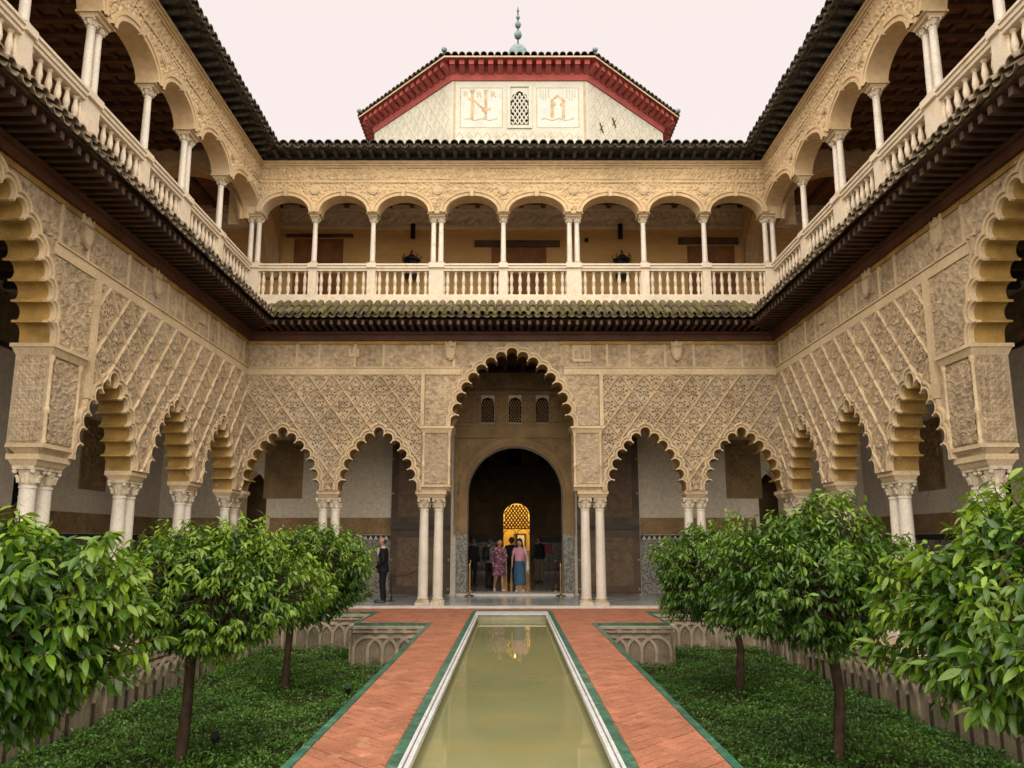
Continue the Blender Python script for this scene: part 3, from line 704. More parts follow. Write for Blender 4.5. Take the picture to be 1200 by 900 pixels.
def lower_far():
    t = thing('arcade_wall', 'carved stucco arcade wall at the end of the pool, tall scalloped arch in its middle', 'arcade wall', (0, D, 0))
    big = Lobed(0, 1.70, 4.80, 7.03, 17)
    sm = [Lobed(x, 1.08, ZI1, 4.78, 13) for x in (-6.30, -3.66, 3.66, 6.30)]
    poly = [(-W - .5, ZI1), (-7.38, ZI1)] + sm[0].path()[1:] + sm[1].path() + [(-1.68, ZI1), (-1.68, 4.80)] + big.path() + [(1.68, 4.80), (1.68, ZI1)] + sm[2].path() + sm[3].path()[:-1] + [(7.38, ZI1), (W + .5, ZI1), (W + .5, ZF), (-W - .5, ZF)]
    MB().prism(poly, 0, TH, sides=[len(poly) - 2]).obj('wall', 'stucco', t)
    for A in sm + [big]: add_arch(t, A)
    for sx in (-1, 1):
        b = pier_block(t, *sorted((sx * 1.68, sx * 2.46)))
        side_relief(b, sx * 1.68, -sx)
        impost(t, sx * 2.2, .42)
        for q in (-.2, .2): column(t, sx * 2.2 + q, TH / 2)
        impost(t, sx * 5.0, .31)
        for q in (-.17, .17): column(t, sx * 5.0 + q, TH / 2)
        impost(t, sx * (W + .22), .31); column(t, sx * (W + .25), TH / 2)
        u0, u1 = sorted((sx * 2.50, sx * 7.37))
        sebka(t, u0, u1, ZI1, ZS, sx * 2.99, sm)
        mould('panel_border', 'edge', t, *sorted((sx * 2.42, sx * 2.52)), [(4.82, ZS, .085)])
        # carved field beside the big arch
        us = sorted((sx * 1.3, sx * 2.41))
        relief('carved_panel', 'stucco', t, us[0], us[1], 4.84, ZS + .0, -.004, .026, 48, .0165, lambda u, z: not big.inside(u, z, .125), lambda U, Z: np.maximum(star(U, Z, 46), arab(U, Z, 80) * .4))
    relief('carved_panel', 'stucco', t, -1.3, 1.3, 6.3, ZF - .12, -.004, .032, 48, .018, lambda u, z: not big.inside(u, z, .125) and z > ZS + .24)
    frieze(t, -7.36, -1.31, [big], [(-7.37, -1.45)], [('s', -1.72), ('c', -4.42)])
    frieze(t, 1.31, 7.36, [big], [(1.45, 7.37)], [('p', 1.95), ('s', 4.6)])
def lower_side():
    t = thing('arcade_wall', 'side arcade wall of carved lattice over scalloped arches, ' + SIDE(), 'arcade wall', (-W * SG, 0, 0), SG * PI / 2, 'side arcade walls of the court')
    big = Lobed(9.75, 1.70, 4.80, 7.03, 17)
    sm = [Lobed(x, h, ZI1, 4.75, 13) for x, h in ((6.2, .98), (13.30, .98), (15.9, 1.03), (18.5, 1.02))]
    poly = [(3.4, ZI1)] + sm[0].path() + [(8.07, ZI1), (8.07, 4.80)] + big.path() + [(11.43, 4.80), (11.43, ZI1)] + sm[1].path() + sm[2].path() + sm[3].path() + [(D - .003, ZI1), (D - .003, ZF), (3.4, ZF)]
    MB().prism(poly, 0, TH, sides=[len(poly) - 1, len(poly) - 2]).obj('wall', 'stucco', t)
    for A in sm + [big]: add_arch(t, A)
    for u0, u1, face in ((11.43, 12.28, -1), (7.22, 8.07, 1)):
        b = pier_block(t, u0, u1); side_relief(b, u0 if face < 0 else u1, face)
        c = (u0 + u1) / 2; impost(t, c, .42)
        for q in (-.2, .2): column(t, c + q, TH / 2)
    for u in (14.58, 17.2):
        impost(t, u, .31)
        for q in (-.17, .17): column(t, u + q, TH / 2)
    impost(t, 19.8, .31); column(t, 19.72, TH / 2)
    impost(t, 4.9, .31); column(t, 4.73, TH / 2); column(t, 5.07, TH / 2)
    sebka(t, 12.55, D - .01, ZI1, ZS, 12.9, sm)
    sebka(t, 4.0, 6.95, ZI1, ZS, 6.6, sm)
    for s0, s1 in ((12.46, 12.575), (6.93, 7.04)): mould('panel_border', 'edge', t, s0, s1, [(4.12, ZS, .09)])
    relief('carved_panel', 'stucco', t, 11.1, 12.46, 4.84, ZS, -.004, .026, 48, .0165, lambda u, z: not big.inside(u, z, .125), lambda U, Z: np.maximum(star(U, Z, 46), arab(U, Z, 80) * .4))
    relief('carved_panel', 'stucco', t, 7.04, 8.4, 4.84, ZS, -.004, .026, 48, .0165, lambda u, z: not big.inside(u, z, .125), lambda U, Z: np.maximum(star(U, Z, 46), arab(U, Z, 80) * .4))
    frieze(t, 8.4, D - .05, [big], [(11.30, D - .06), (4.0, 8.2)], [('s', 12.05), ('s', 14.6), ('c', 16.9), ('s', 7.2)])
lower_far()
lower_side(); SG = -1; lower_side(); SG = 1

# ------------------------------------------------------------------ canopy over the lower walls
CP = .86                 # how far it stands out
def half_pipe(L, drop, r, th, n=7, up=True):
    """roof tile running from the wall (y=0,z=0) out and down to y=-L, z=-drop"""
    m = MB(); v = []; f = []
    sgn = 1 if up else -1
    for (yy, zz, k) in ((0, 0, .92), (-L, -drop, 1.06)):
        for rr in (r * k, (r - th) * k):
            for i in range(n + 1):
                a = PI * i / n; v.append((-rr * math.cos(a), yy, zz + sgn * rr * math.sin(a)))
    q = n + 1
    for i in range(n):
        f += [(i, i + 1, 2 * q + i + 1, 2 * q + i), (q + i, q + i + 1, 3 * q + i + 1, 3 * q + i), (2 * q + i, 2 * q + i + 1, 3 * q + i + 1, 3 * q + i), (i, i + 1, q + i + 1, q + i)]
    return m.add(v, f)
def tile_meshes(L, drop, r, mat):
    return (half_pipe(L, drop, r, .018).data('roof_tile', mat, 40, 1), half_pipe(L - .03, drop - .01, r * 1.02, .016, up=False).data('channel_tile', mat, 40, 1))
def roof_rows(t, u0, u1, P, zw, L, drop, r, pitch, mat, tl, far):
    """cover and channel tiles side by side; near the inner corners they run out into the valley"""
    cov, cha = tl; n = int((u1 - u0) / pitch); st = (u1 - u0) / n
    for i in range(n):
        for k, me in ((.5, cov), (0., cha)):
            u = u0 + (i + k) * st
            room = min(u1 - u, (u - u0) if far else 99)
            s = min(1, (room + .02) / P)
            if s < .12: continue
            ju = random.uniform(-.008, .008); jz = random.uniform(-.006, .008); jl = random.uniform(.98, 1.03)
            inst('roof_tile' if k else 'channel_tile', me, t, (u + ju, 0, zw + jz + (0 if k else -.015)), (0, random.uniform(-.02, .02), random.uniform(-.012, .012)), (1, s * jl, s))
RAF = MB().box(-.042, .042, -CP + .05, -.0, 7.475, 7.60).data('rafter', 'wood', None, 1)
RAFEND = MB().box(-.040, .040, -.012, .0, 7.478, 7.598).data('rafter_end', 'woodend', None, 1)
TL_C = tile_meshes(1.0, .58, .088, 'tile'); TL_U = half_pipe(.52, .32, .102, .02).data('roof_tile', 'tile', 40, 1)
TL_P = tile_meshes(1.0, .58, .092, 'tile_pale'); TL_PU = half_pipe(.52, .32, .102, .02).data('roof_tile', 'tile_pale', 40, 1)
def canopy(far):
    if far: u0, u1 = -W + .02, W - .02; t = thing('tiled_canopy', 'tiled wooden canopy with mossy tile ends over the wall at the end of the pool', 'canopy', (0, D, 0))
    else: u0, u1 = 3.4, D - .02; t = thing('tiled_canopy', 'long tiled canopy on dark rafters over the side arcade ' + SIDE(), 'canopy', (-W * SG, 0, 0), SG * PI / 2, 'canopies over the side arcades')
    MB().box(u0, u1, -.10, -.0, ZF + .002, ZF + .16).box(u0, u1, -.16, -.0, ZF + .162, ZF + .24).obj('wall_beam', 'woodred', t)
    # boards over the rafters, cut to the valley
    a = [(u0, 0), (u1, 0), (u1 - CP, -CP), ((u0 + CP) if far else u0, -CP)]
    n = 4; MB().add([(p[0], p[1], 7.602) for p in a] + [(p[0], p[1], 7.63) for p in a], [(0, 1, 2, 3), (4, 5, 6, 7)] + [(i, (i + 1) % 4, (i + 1) % 4 + 4, i + 4) for i in range(4)]).obj('soffit_board', 'wood', t)
    MB().add([(p[0], p[1] * 1.0, 7.632 + (.0 if p[1] else .66)) for p in a] + [(p[0], p[1] * 1.0, 7.67 + (.0 if p[1] else .66)) for p in a], [(0, 1, 2, 3), (4, 5, 6, 7)] + [(i, (i + 1) % 4, (i + 1) % 4 + 4, i + 4) for i in range(4)]).obj('roof_deck', 'deck', t)
    MB().box(a[3][0], a[2][0], -CP - .0, -CP + .03, 7.604, 7.70).obj('eaves_board', 'wood', t)
    pitch = .215; u = u0 + .1
    while u < u1 - .05:
        room = min(u1 - u, (u - u0) if far else 99); s = min(1, room / (CP - .05))
        if s > .2:
            o = inst('rafter', RAF, t, (u, 0, 0), (0, 0, 0), (1, s, 1))
            if s > .99: inst('rafter_end', RAFEND, o, (0, -CP + .05, 0))
        u += pitch
    for e in ((u1, -1),) + (((u0, 1),) if far else ()):
        if far: MB().tube([(e[0], .0, 7.53), (e[0] + e[1] * CP, -CP, 7.53)], .06, 6).obj('valley_rafter', 'wood', t)
    roof_rows(t, u0, u1, CP + .1, 8.30, 1.0, .58, .088, .228, 'tile', TL_C if far else TL_P, far)
    n = int((u1 - u0) / .228); st = (u1 - u0) / n           # upper course, its ends lapping over the lower
    for i in range(n):
        u = u0 + (i + .5) * st; room = min(u1 - u, (u - u0) if far else 99)
        if room > .62: inst('roof_tile', TL_U if far else TL_PU, t, (u + random.uniform(-.01, .01), 0, 8.345 + random.uniform(-.008, .01)), (0, random.uniform(-.03, .03), random.uniform(-.02, .02)), (1, random.uniform(.94, 1.04), 1))
canopy(True); canopy(False); SG = -1; canopy(False); SG = 1

# ------------------------------------------------------------------ balustrade and upper gallery
UY = .22                 # gallery columns stand this far behind the wall plane
FAR_COLS = [(-5.73, 1), (-4.04, 1), (-2.17, 2), (-.25, 1), (1.78, 2), (3.82, 1), (5.59, 1)]
SIDE_COLS = [(4.5, 2), (6.4, 1), (8.35, 2), (10.30, 1), (12.10, 2), (14.10, 1), (15.95, 2), (18.02, 1)]
BZ0, BZ1 = 8.50, 9.55
BAL = MB().lathe([(.058, BZ0 + .14), (.058, BZ0 + .17), (.035, BZ0 + .19), (.032, BZ0 + .22), (.056, BZ0 + .31), (.052, BZ0 + .38), (.034, BZ0 + .46), (.046, BZ0 + .475), (.034, BZ0 + .49), (.050, BZ0 + .53), (.056, BZ0 + .60), (.034, BZ0 + .74), (.030, BZ0 + .79), (.052, BZ0 + .81), (.052, BZ0 + .845)], n=10).data('baluster', 'marble_up', 50, 1)
def balustrade(far):
    if far: cols = [(-W - .10, 2)] + FAR_COLS + [(W + .10, 2)]; t = thing('balustrade', 'white marble balustrade along the gallery facing down the pool', 'balustrade', (0, D, 0))
    else: cols = SIDE_COLS + [(D + UY, 1)]; t = thing('balustrade', 'white marble balustrade of the side gallery ' + SIDE(), 'balustrade', (-W * SG, 0, 0), SG * PI / 2, 'balustrades of the side galleries')
    u0, u1 = cols[0][0], cols[-1][0]
    MB().box(u0, u1, UY - .14, UY + .14, BZ0 - .25, BZ0 + .07).box(u0, u1, UY - .11, UY + .11, BZ0 + .071, BZ0 + .138).obj('plinth', 'marble_up', t)
    MB().box(u0, u1, UY - .10, UY + .10, BZ1 - .20, BZ1 - .13).box(u0, u1, UY - .13, UY + .13, BZ1 - .129, BZ1 - .05).box(u0, u1, UY - .16, UY + .16, BZ1 - .049, BZ1).obj('rail', 'marble_up', t)
    for k, (u, n) in enumerate(cols):
        h = (.115, .205)[n - 1]
        if not far and k == len(cols) - 1: continue
        MB().box(u - h, u + h, UY - .12, UY + .12, BZ0 + .05, BZ1 - .132).box(u - h - .02, u + h + .02, UY - .175, UY + .175, BZ1 - .12, BZ1 + .012).obj('pedestal', 'marble_up', t)
    for (a, na), (b, nb) in zip(cols, cols[1:]):
        a0 = a + (.115, .205)[na - 1]; b0 = b - (.115, .205)[nb - 1]; n = max(4, round((b0 - a0) / .232))
        for i in range(n):
            inst('baluster', BAL, t, (a0 + (i + .5) * (b0 - a0) / n, UY, 0), (0, 0, random.uniform(0, 6)))
        for q in (a0, b0): inst('baluster', BAL, t, (q, UY, 0), (0, 0, 0), (.8, .8, 1))
balustrade(True); balustrade(False); SG = -1; balustrade(False); SG = 1

UT = .42
def rosette(t, u, z, r):
    o = MB(); k = 14
    ringp = [(u + r * math.cos(2 * PI * i / k), z + r * math.sin(2 * PI * i / k)) for i in range(k)]
    o.prism(ringp, -.07, 0); a = o.obj('medallion', 'edge', t)
    MB().prism([(u + r * .72 * math.cos(2 * PI * i / k), z + r * .72 * math.sin(2 * PI * i / k)) for i in range(k)], -.085, -.06).obj('medallion_head', 'stucco2', a)
    return a
def gallery(far):
    if far:
        cols = [(-W - .10, 2)] + FAR_COLS + [(W + .10, 2)]
        t = thing('gallery_wall', 'upper gallery of round arches on slim marble columns at the end of the pool', 'gallery', (0, D, 0)); e0, e1 = -W - .42, W + .42
    else:
        cols = SIDE_COLS + [(D + UY, 1)]
        t = thing('gallery_wall', 'upper side gallery of round arches on marble columns ' + SIDE(), 'gallery', (-W * SG, 0, 0), SG * PI / 2, 'upper galleries on the sides'); e0, e1 = 3.4, D - .003
    ar = []
    for (a, na), (b, nb) in zip(cols, cols[1:]):
        a0 = a + (.15, .25)[na - 1]; b0 = b - (.15, .25)[nb - 1]
        ar.append(Ell((a0 + b0) / 2, (b0 - a0) / 2, UZ2, .50))
    ZC = 12.62
    poly = [(e0, UZ2)] if far else [(e0, UZ2)]
    for A in ar: poly += A.path()
    if not far: poly = [p if p[0] < e1 else (e1 + 0 * p[0], p[1]) for p in poly]
    if not far:   # last arch ends on the corner: keep it just short of the far wall
        pass
    poly += [(e1, UZ2), (e1, ZC), (e0, ZC)]
    clean = [poly[0]]
    for p in poly[1:]:
        if math.hypot(p[0] - clean[-1][0], p[1] - clean[-1][1]) > 1e-4: clean.append(p)
    MB().prism(clean, .0, UT, sides=[len(clean) - 2]).obj('wall', 'stucco2', t)
    for A in ar:
        sweep(A, [(-.001, .02), (0, -.05), (.05, -.055), (.06, -.03), (.10, -.035), (.11, -.065), (.17, -.07), (.18, 0)]).obj('archivolt', 'stucco2', t, smooth=35)
        sweep(A, [(0, .015), (0, UT + .01)]).obj('arch_soffit', 'stucco2', t, smooth=50)
        MB().frus(A.uc - .05, A.uc + .05, -.10, 0, UZ2 + .46, UZ2 + .66, .015).obj('keystone', 'edge', t)
    for u, n in (cols if far else cols[:-1]):
        h = (.15, .25)[n - 1]
        MB().frus(u - h + .03, u + h - .03, UY - .15, UY + .15, UZ2 - .09, UZ2 - .03, .02).box(u - h - .03, u + h + .03, UY - .22, UY + .22, UZ2 - .03, UZ2 + .0).obj('impost', 'edge', t)
        for q in ((0,), (-.11, .11))[n - 1]: column(t, u + q, UY, 1)
        rosette(t, u, UZ2 + .66, .135)
    ks = lambda u, z: not any(A.inside(u, z, .165) for A in ar)
    r0, r1 = (-W + .01, W - .01) if far else (3.6, D - .02)
    relief('carved_spandrel', 'stucco2', t, r0, r1, UZ2 + .1, UZ2 + .90, -.003, .045, 30, .02, ks)
    mould('string_course', 'stucco2', t, r0, r1, [(UZ2 + .90, UZ2 + .94, .05), (UZ2 + .941, UZ2 + 1.0, .03)])
    relief('carved_frieze', 'stucco2', t, r0, r1, UZ2 + 1.0, UZ2 + 1.36, -.003, .05, 26, .02)
    mould('cornice', 'stucco2', t, r0, r1, [(UZ2 + 1.36, UZ2 + 1.41, .06), (UZ2 + 1.411, UZ2 + 1.47, .10), (UZ2 + 1.471, ZC, .14)])
gallery(True); gallery(False); SG = -1; gallery(False); SG = 1

# ------------------------------------------------------------------ top eaves
EP = .60
TL_E = tile_meshes(.75, .24, .105, 'tile_dk')
def bracket_mesh():
    pr = [(0, 12.63), (-.08, 12.63), (-.14, 12.67), (-.24, 12.66), (-.34, 12.70), (-.44, 12.69), (-.52, 12.74), (-.52, 12.80), (0, 12.80)]
    m = MB(); v = [(-.05, a, b) for a, b in pr] + [(.05, a, b) for a, b in pr]; n = len(pr)
    tri = geometry.tessellate_polygon([[Vector((a, b, 0)) for a, b in pr]])
    return m.add(v, [tuple(x) for x in tri] + [tuple(i + n for i in x) for x in tri] + [(i, (i + 1) % n, (i + 1) % n + n, i + n) for i in range(n)]).data('bracket', 'eave', None, 1)
BRK = bracket_mesh()
def eave(far):
    if far: u0, u1 = -W + .02, W - .02; t = thing('roof_eave', 'dark carved eave with tile ends above the gallery below the octagonal lantern', 'eave', (0, D, 0))
    else: u0, u1 = 3.4, D - .02; t = thing('roof_eave', 'dark bracketed tile-edged roof eave above the side gallery ' + SIDE(), 'eave', (-W * SG, 0, 0), SG * PI / 2, 'eaves above the side galleries')
    a = [(u0, 0), (u1, 0), (u1 - EP, -EP), ((u0 + EP) if far else u0, -EP)]
    MB().add([(p[0], p[1], 12.802) for p in a] + [(p[0], p[1], 12.83) for p in a], [(0, 1, 2, 3), (4, 5, 6, 7)] + [(i, (i + 1) % 4, (i + 1) % 4 + 4, i + 4) for i in range(4)]).obj('soffit_board', 'eave', t)
    MB().box(u0, u1, -.06, 0, 12.622, 12.801).obj('wall_plate', 'eave', t)
    MB().box(a[3][0], a[2][0], -EP, -EP + .04, 12.75, 12.801).obj('eaves_board', 'eave', t)
    u = u0 + .2
    while u < u1 - .1:
        room = min(u1 - u, (u - u0) if far else 99); s = min(1, room / .55)
        if s > .3: inst('bracket', BRK, t, (u, 0, 0), (0, 0, 0), (1, s, 1))
        u += .345
    roof_rows(t, u0, u1, EP + .1, 13.06, .75, .24, .105, .25, 'tile_dk', TL_E, far)
    b = [(e if not far else (u0 - 4.5 if k == 0 else u1 + 4.5), 4.4 if True else 0) for k, e in ((0, u0), (1, u1))]
    # roof slope behind the tiles
    q = [a[3], a[2], (u1 + 4.6, 4.6), ((u0 - 4.6) if far else u0, 4.6)]
    zz = [12.835, 12.835, 14.9, 14.9]
    MB().add([(p[0], p[1], z) for p, z in zip(q, zz)] + [(p[0], p[1], z + .06) for p, z in zip(q, zz)], [(0, 1, 2, 3), (4, 5, 6, 7)] + [(i, (i + 1) % 4, (i + 1) % 4 + 4, i + 4) for i in range(4)]).obj('roof_deck', 'tile_dk', t)
eave(True); eave(False); SG = -1; eave(False); SG = 1

# ------------------------------------------------------------------ ceilings, gallery floors
BY = 24.0                    # back wall of the far arcade
SXB = 11.4                   # back walls of the side arcades
cl = MB().box(-12, 12, D + TH, BY + .5, 7.45, 8.26).box(-12, -W - TH, 2, D + TH, 7.45, 8.26).box(W + TH, 12, 2, D + TH, 7.45, 8.26)
cl.box(-W - TH, W + TH, D + .02, D + TH, ZF + .002, 8.26).box(-W - TH, -W - .02, 3.4, D + .02, ZF + .002, 8.26).box(W + .02, W + TH, 3.4, D + .02, ZF + .002, 8.26)
lc = structure(cl.obj('ceiling', 'wood'))
for i in range(40): MB().box(-11.3 + i * .58, -11.3 + i * .58 + .12, D + TH + .02, BY - .02, 7.28, 7.452).obj('ceiling_beam', 'wood', lc)
for sx in (-1, 1):
    for i in range(28): MB().box(*sorted((sx * (W + TH + .02), sx * (SXB - .02))), 4.2 + i * .58, 4.2 + i * .58 + .12, 7.28, 7.452).obj('ceiling_beam', 'wood', lc)
uc = MB().box(-12, 12, D + .3, BY + .5, 13.12, 13.3).box(-12, -W - .3, 2, D + .3, 13.12, 13.3).box(W + .3, 12, 2, D + .3, 13.12, 13.3)
uco = structure(uc.obj('ceiling', 'ceilwood'))
for sx in (-1, 1):
    for i in range(34): MB().box(*sorted((sx * (W + .45), sx * (SXB - .02))), 4.2 + i * .47, 4.2 + i * .47 + .13, 12.98, 13.122).obj('ceiling_beam', 'ceilbeam', uco)
    for i in range(8): MB().box(*sorted((sx * (W + .62 + i * .46), sx * (W + .74 + i * .46))), 4.2, D + .3, 13.02, 13.122).obj('ceiling_beam', 'ceilbeam', uco)
for i in range(30): MB().box(-11 + i * .75, -11 + i * .75 + .14, D + .45, BY - .02, 12.98, 13.122).obj('ceiling_beam', 'ceilbeam', uco)

uf = MB().box(-11.4, 11.4, D + .02, BY, 8.262, 8.30).box(-11.4, -W - .02, 3, D + .02, 8.262, 8.30).box(W + .02, 11.4, 3, D + .02, 8.262, 8.30)
structure(uf.obj('gallery_floor', 'galfloor'))
# ------------------------------------------------------------------ far back wall of the lower arcade, doorway
DCX, DHF, DSP = .10, 1.54, 3.22
def back_far():
    t = thing('back_wall', 'plain plaster wall with mosaic tile dado behind the arches, pierced by the great doorway', 'back wall', (0, BY, 0))
    door = Ell(DCX, DHF, DSP, DHF, 28)
    def side_door(c): return [(c - .42, 0), (c - .42, 3.3), (c - .38, 3.55), (c - .22, 3.78), (c, 3.94), (c + .22, 3.78), (c + .38, 3.55), (c + .42, 3.3), (c + .42, 0)]
    poly = [(-11.6, 0)] + side_door(-8.36) + [(DCX - DHF, 0)] + door.path() + [(DCX + DHF, 0)] + side_door(8.4) + [(11.6, 0), (11.6, 7.45), (-11.6, 7.45)]
    MB().prism(poly, 0, .6).obj('wall', 'plaster', t)
    def strip(name, mat, z0, z1, pr, skips=((-9.0, -7.8), (-3.9, 4.12), (7.85, 8.95))):
        xs = [-11.4] + [x for s in skips for x in s] + [11.4]
        for a, b in zip(xs[::2], xs[1::2]):
            if name == 'stucco_band': relief(name, mat, t, a, b, z0, z1, -pr, .03, 30, .022, None, lambda U, Z: star(U, Z, 26))
            else: MB().box(a, b, -pr, .0, z0, z1).obj(name, mat, t)
    strip('tile_dado', 'azulejo', .16, 1.72, .03); strip('dado_foot', 'azulejo2', .0, .158, .035)
    strip('dado_border', 'black', 1.722, 1.88, .026); strip('stucco_band', 'brown_stucco', 1.90, 2.43, .02)
    # stepped white merlons of the dado border
    tri = MB().add([(-.075, -.031, 1.735), (.075, -.031, 1.735), (0, -.031, 1.87)], [(0, 1, 2)]).data('merlon', 'step', None, 1)
    for a, b in ((-7.75, -3.95), (4.15, 7.8)):
        n = int((b - a) / .165)
        for i in range(n): inst('merlon', tri, t, (a + (i + .5) * (b - a) / n, 0, 0))
    # great doorway: carved surround, moulded arch, frieze, three lattice windows
    x0, x1 = -1.80, 1.95
    relief('doorway_surround', 'brown_stucco', t, x0, x1, 2.0, 5.0, -.05, .035, 36, .02, lambda u, z: not door.inside(u, max(z, DSP), .28) and not (z < DSP and abs(u - DCX) < DHF + .28), lambda U, Z: star(U, Z, 22))
    sweep(door, [(0, .1), (0, -.06), (.06, -.09), (.10, -.06), (.16, -.09), (.22, -.10), (.28, -.10), (.30, -.04)]).obj('door_arch', 'brown_stucco', t, smooth=35)
    for sx, xe in ((-1, x0), (1, x1)):
        xi = DCX + sx * DHF
        MB().box(*sorted((xi, xi + sx * .28)), -.09, .1, 1.9, DSP).obj('door_jamb', 'brown_stucco', t)
        MB().box(*sorted((xi, xi + sx * .34)), -.11, .1, .0, 1.9).obj('jamb_tiles', 'azulejo', t)
    MB().box(x0 - .06, x1 + .06, -.12, 0, 5.02, 5.12).box(x0 - .02, x1 + .02, -.09, 0, 5.121, 5.42).box(x0 - .06, x1 + .06, -.12, 0, 5.421, 5.50).obj('doorway_cornice', 'brown_stucco', t)
    relief('upper_carving', 'brown_stucco', t, x0, x1, 5.52, 6.44, -.05, .035, 40, .02, lambda u, z: not any(abs(u - c) < .27 for c in (-.80, .10, 1.0)), lambda U, Z: star(U, Z, 24))
    MB().box(x0 - .02, x1 + .02, -.10, 0, 6.46, 6.58).obj('string_course', 'brown_stucco', t)
    relief('high_frieze', 'dark_stucco', t, x0 - .8, x1 + .8, 6.60, 7.25, -.04, .03, 24, .03)
    MB().box(x0 - 1.2, x1 + 1.2, -.14, 0, 7.20, 7.28).box(x0 - 1.2, x1 + 1.2, -.05, 0, 7.281, 7.449).obj('wall_plate', 'wood', t)  # moulding, with a dark strip added above it to darken the wall top
    for xx in (x0, -1.28, 1.48, x1 - .07): MB().box(xx, xx + .07, -.11, 0, 5.52, 6.44).obj('pilaster_strip', 'brown_stucco', t)
    MB().box(x0 - .05, x0 + .03, -.13, 0, 1.9, 5.0).box(x1 - .03, x1 + .05, -.13, 0, 1.9, 5.0).obj('surround_border', 'brown_stucco', t)
    for c in (-.80, .10, 1.0):
        wd = MB().prism([(c - .21, 5.54), (c + .21, 5.54), (c + .21, 6.18), (c + .15, 6.32), (c, 6.38), (c - .15, 6.32), (c - .21, 6.18)], -.02, -.005).obj('lattice_window', 'dark', t)
        for k in range(-8, 9):
            for sg in (-1, 1):
                pts = [(c + k * .085 + sg * q * .45, 5.54 + (q + .5) * .82) for q in (-.5, .5)]
                # clip the bar to the window
                P = [(pts[0][0] + (pts[1][0] - pts[0][0]) * i / 12, pts[0][1] + (pts[1][1] - pts[0][1]) * i / 12) for i in range(13)]
                P = [p for p in P if abs(p[0] - c) < .205 and p[1] < 6.36 - .5 * max(0, abs(p[0] - c) - .08)]
                if len(P) > 1: MB().tube([(p[0], -.035, p[1]) for p in (P[0], P[-1])], .011, 4).obj('lattice_bar', 'brown_stucco', wd)
        MB().box(c - .27, c - .22, -.10, 0, 5.52, 6.44).box(c + .22, c + .27, -.10, 0, 5.52, 6.44).obj('window_frame', 'brown_stucco', t)
    # plaster reliefs high on the wall
    for a, b in ((-8.05, -6.80), (6.95, 8.10)):
        rp = MB().box(a, b, -.03, 0, 3.05, 4.95).obj('relief_panel', 'brown_stucco', t)
        relief('carved_field', 'brown_stucco', rp, a + .12, b - .12, 3.17, 4.83, -.034, .035, 20, .024)
        MB().box(a, b, -.05, -.03, 3.05, 3.13).box(a, b, -.05, -.03, 4.87, 4.95).obj('panel_edge', 'brown_stucco', rp)
    # threshold step
    MB().box(DCX - DHF - .3, DCX + DHF + .3, -.35, .6, .0, .07).obj('threshold', 'step', t)
m = MT['azulejo'].copy(); m.name = 'mosaic_border_tile'; MT['azulejo2'] = m
back_far()

def open_leaf(x0, x1, lab):
    t = thing('wooden_door', lab, 'door', (0, BY, 0), 0, 'open leaves of the great doorway')
    y0, y1 = -.26, -.14; zt = 5.2
    b = MB().box(x0, x1, y0 + .02, y1, .06, zt).obj('leaf', 'door', t)
    for z0, z1 in ((.12, 2.02), (2.22, zt - .1)):
        MB().box(x0, x0 + .16, y0, y0 + .019, z0, z1).box(x1 - .16, x1, y0, y0 + .019, z0, z1).box(x0 + .161, x1 - .161, y0, y0 + .019, z0, z0 + .16).box(x0 + .161, x1 - .161, y0, y0 + .019, z1 - .16, z1).obj('frame_strip', 'door', b)
        relief('inlay_panel', 'door2', b, x0 + .22, x1 - .22, z0 + .22, z1 - .22, y0 + .016, .022, 22, .02, None, lambda U, Z: star(U, Z, 26))
    if True: 
        c = (x0 + x1) / 2
        MB().box(c - .52, c + .52, y0 - .006, y0 + .0, .30, .36).box(c - .52, c + .52, y0 - .006, y0, 1.72, 1.78).box(c - .52, c - .46, y0 - .006, y0, .361, 1.719).box(c + .46, c + .52, y0 - .006, y0, .361, 1.719).obj('wicket_frame', 'door2', b)
    MB().box(x0, x1, y0 - .03, y0 + .02, 2.05, 2.19).obj('cross_rail', 'black', b)
    for x in (x0 + .05, x1 - .05):
        for z in (.2, 1.1, 2.12, 3.2, 4.3): MB().lathe([(.035, 0), (.03, .015), (.012, .022)], n=8).obj('stud', 'brass', b, loc=(x, y0 - .0, z), rot=(PI / 2, 0, 0))
open_leaf(-3.86, -1.96, 'tall dark inlaid wooden door leaf folded open behind the guard')
open_leaf(2.08, 4.06, 'tall dark inlaid wooden door leaf folded open, away from the guard')

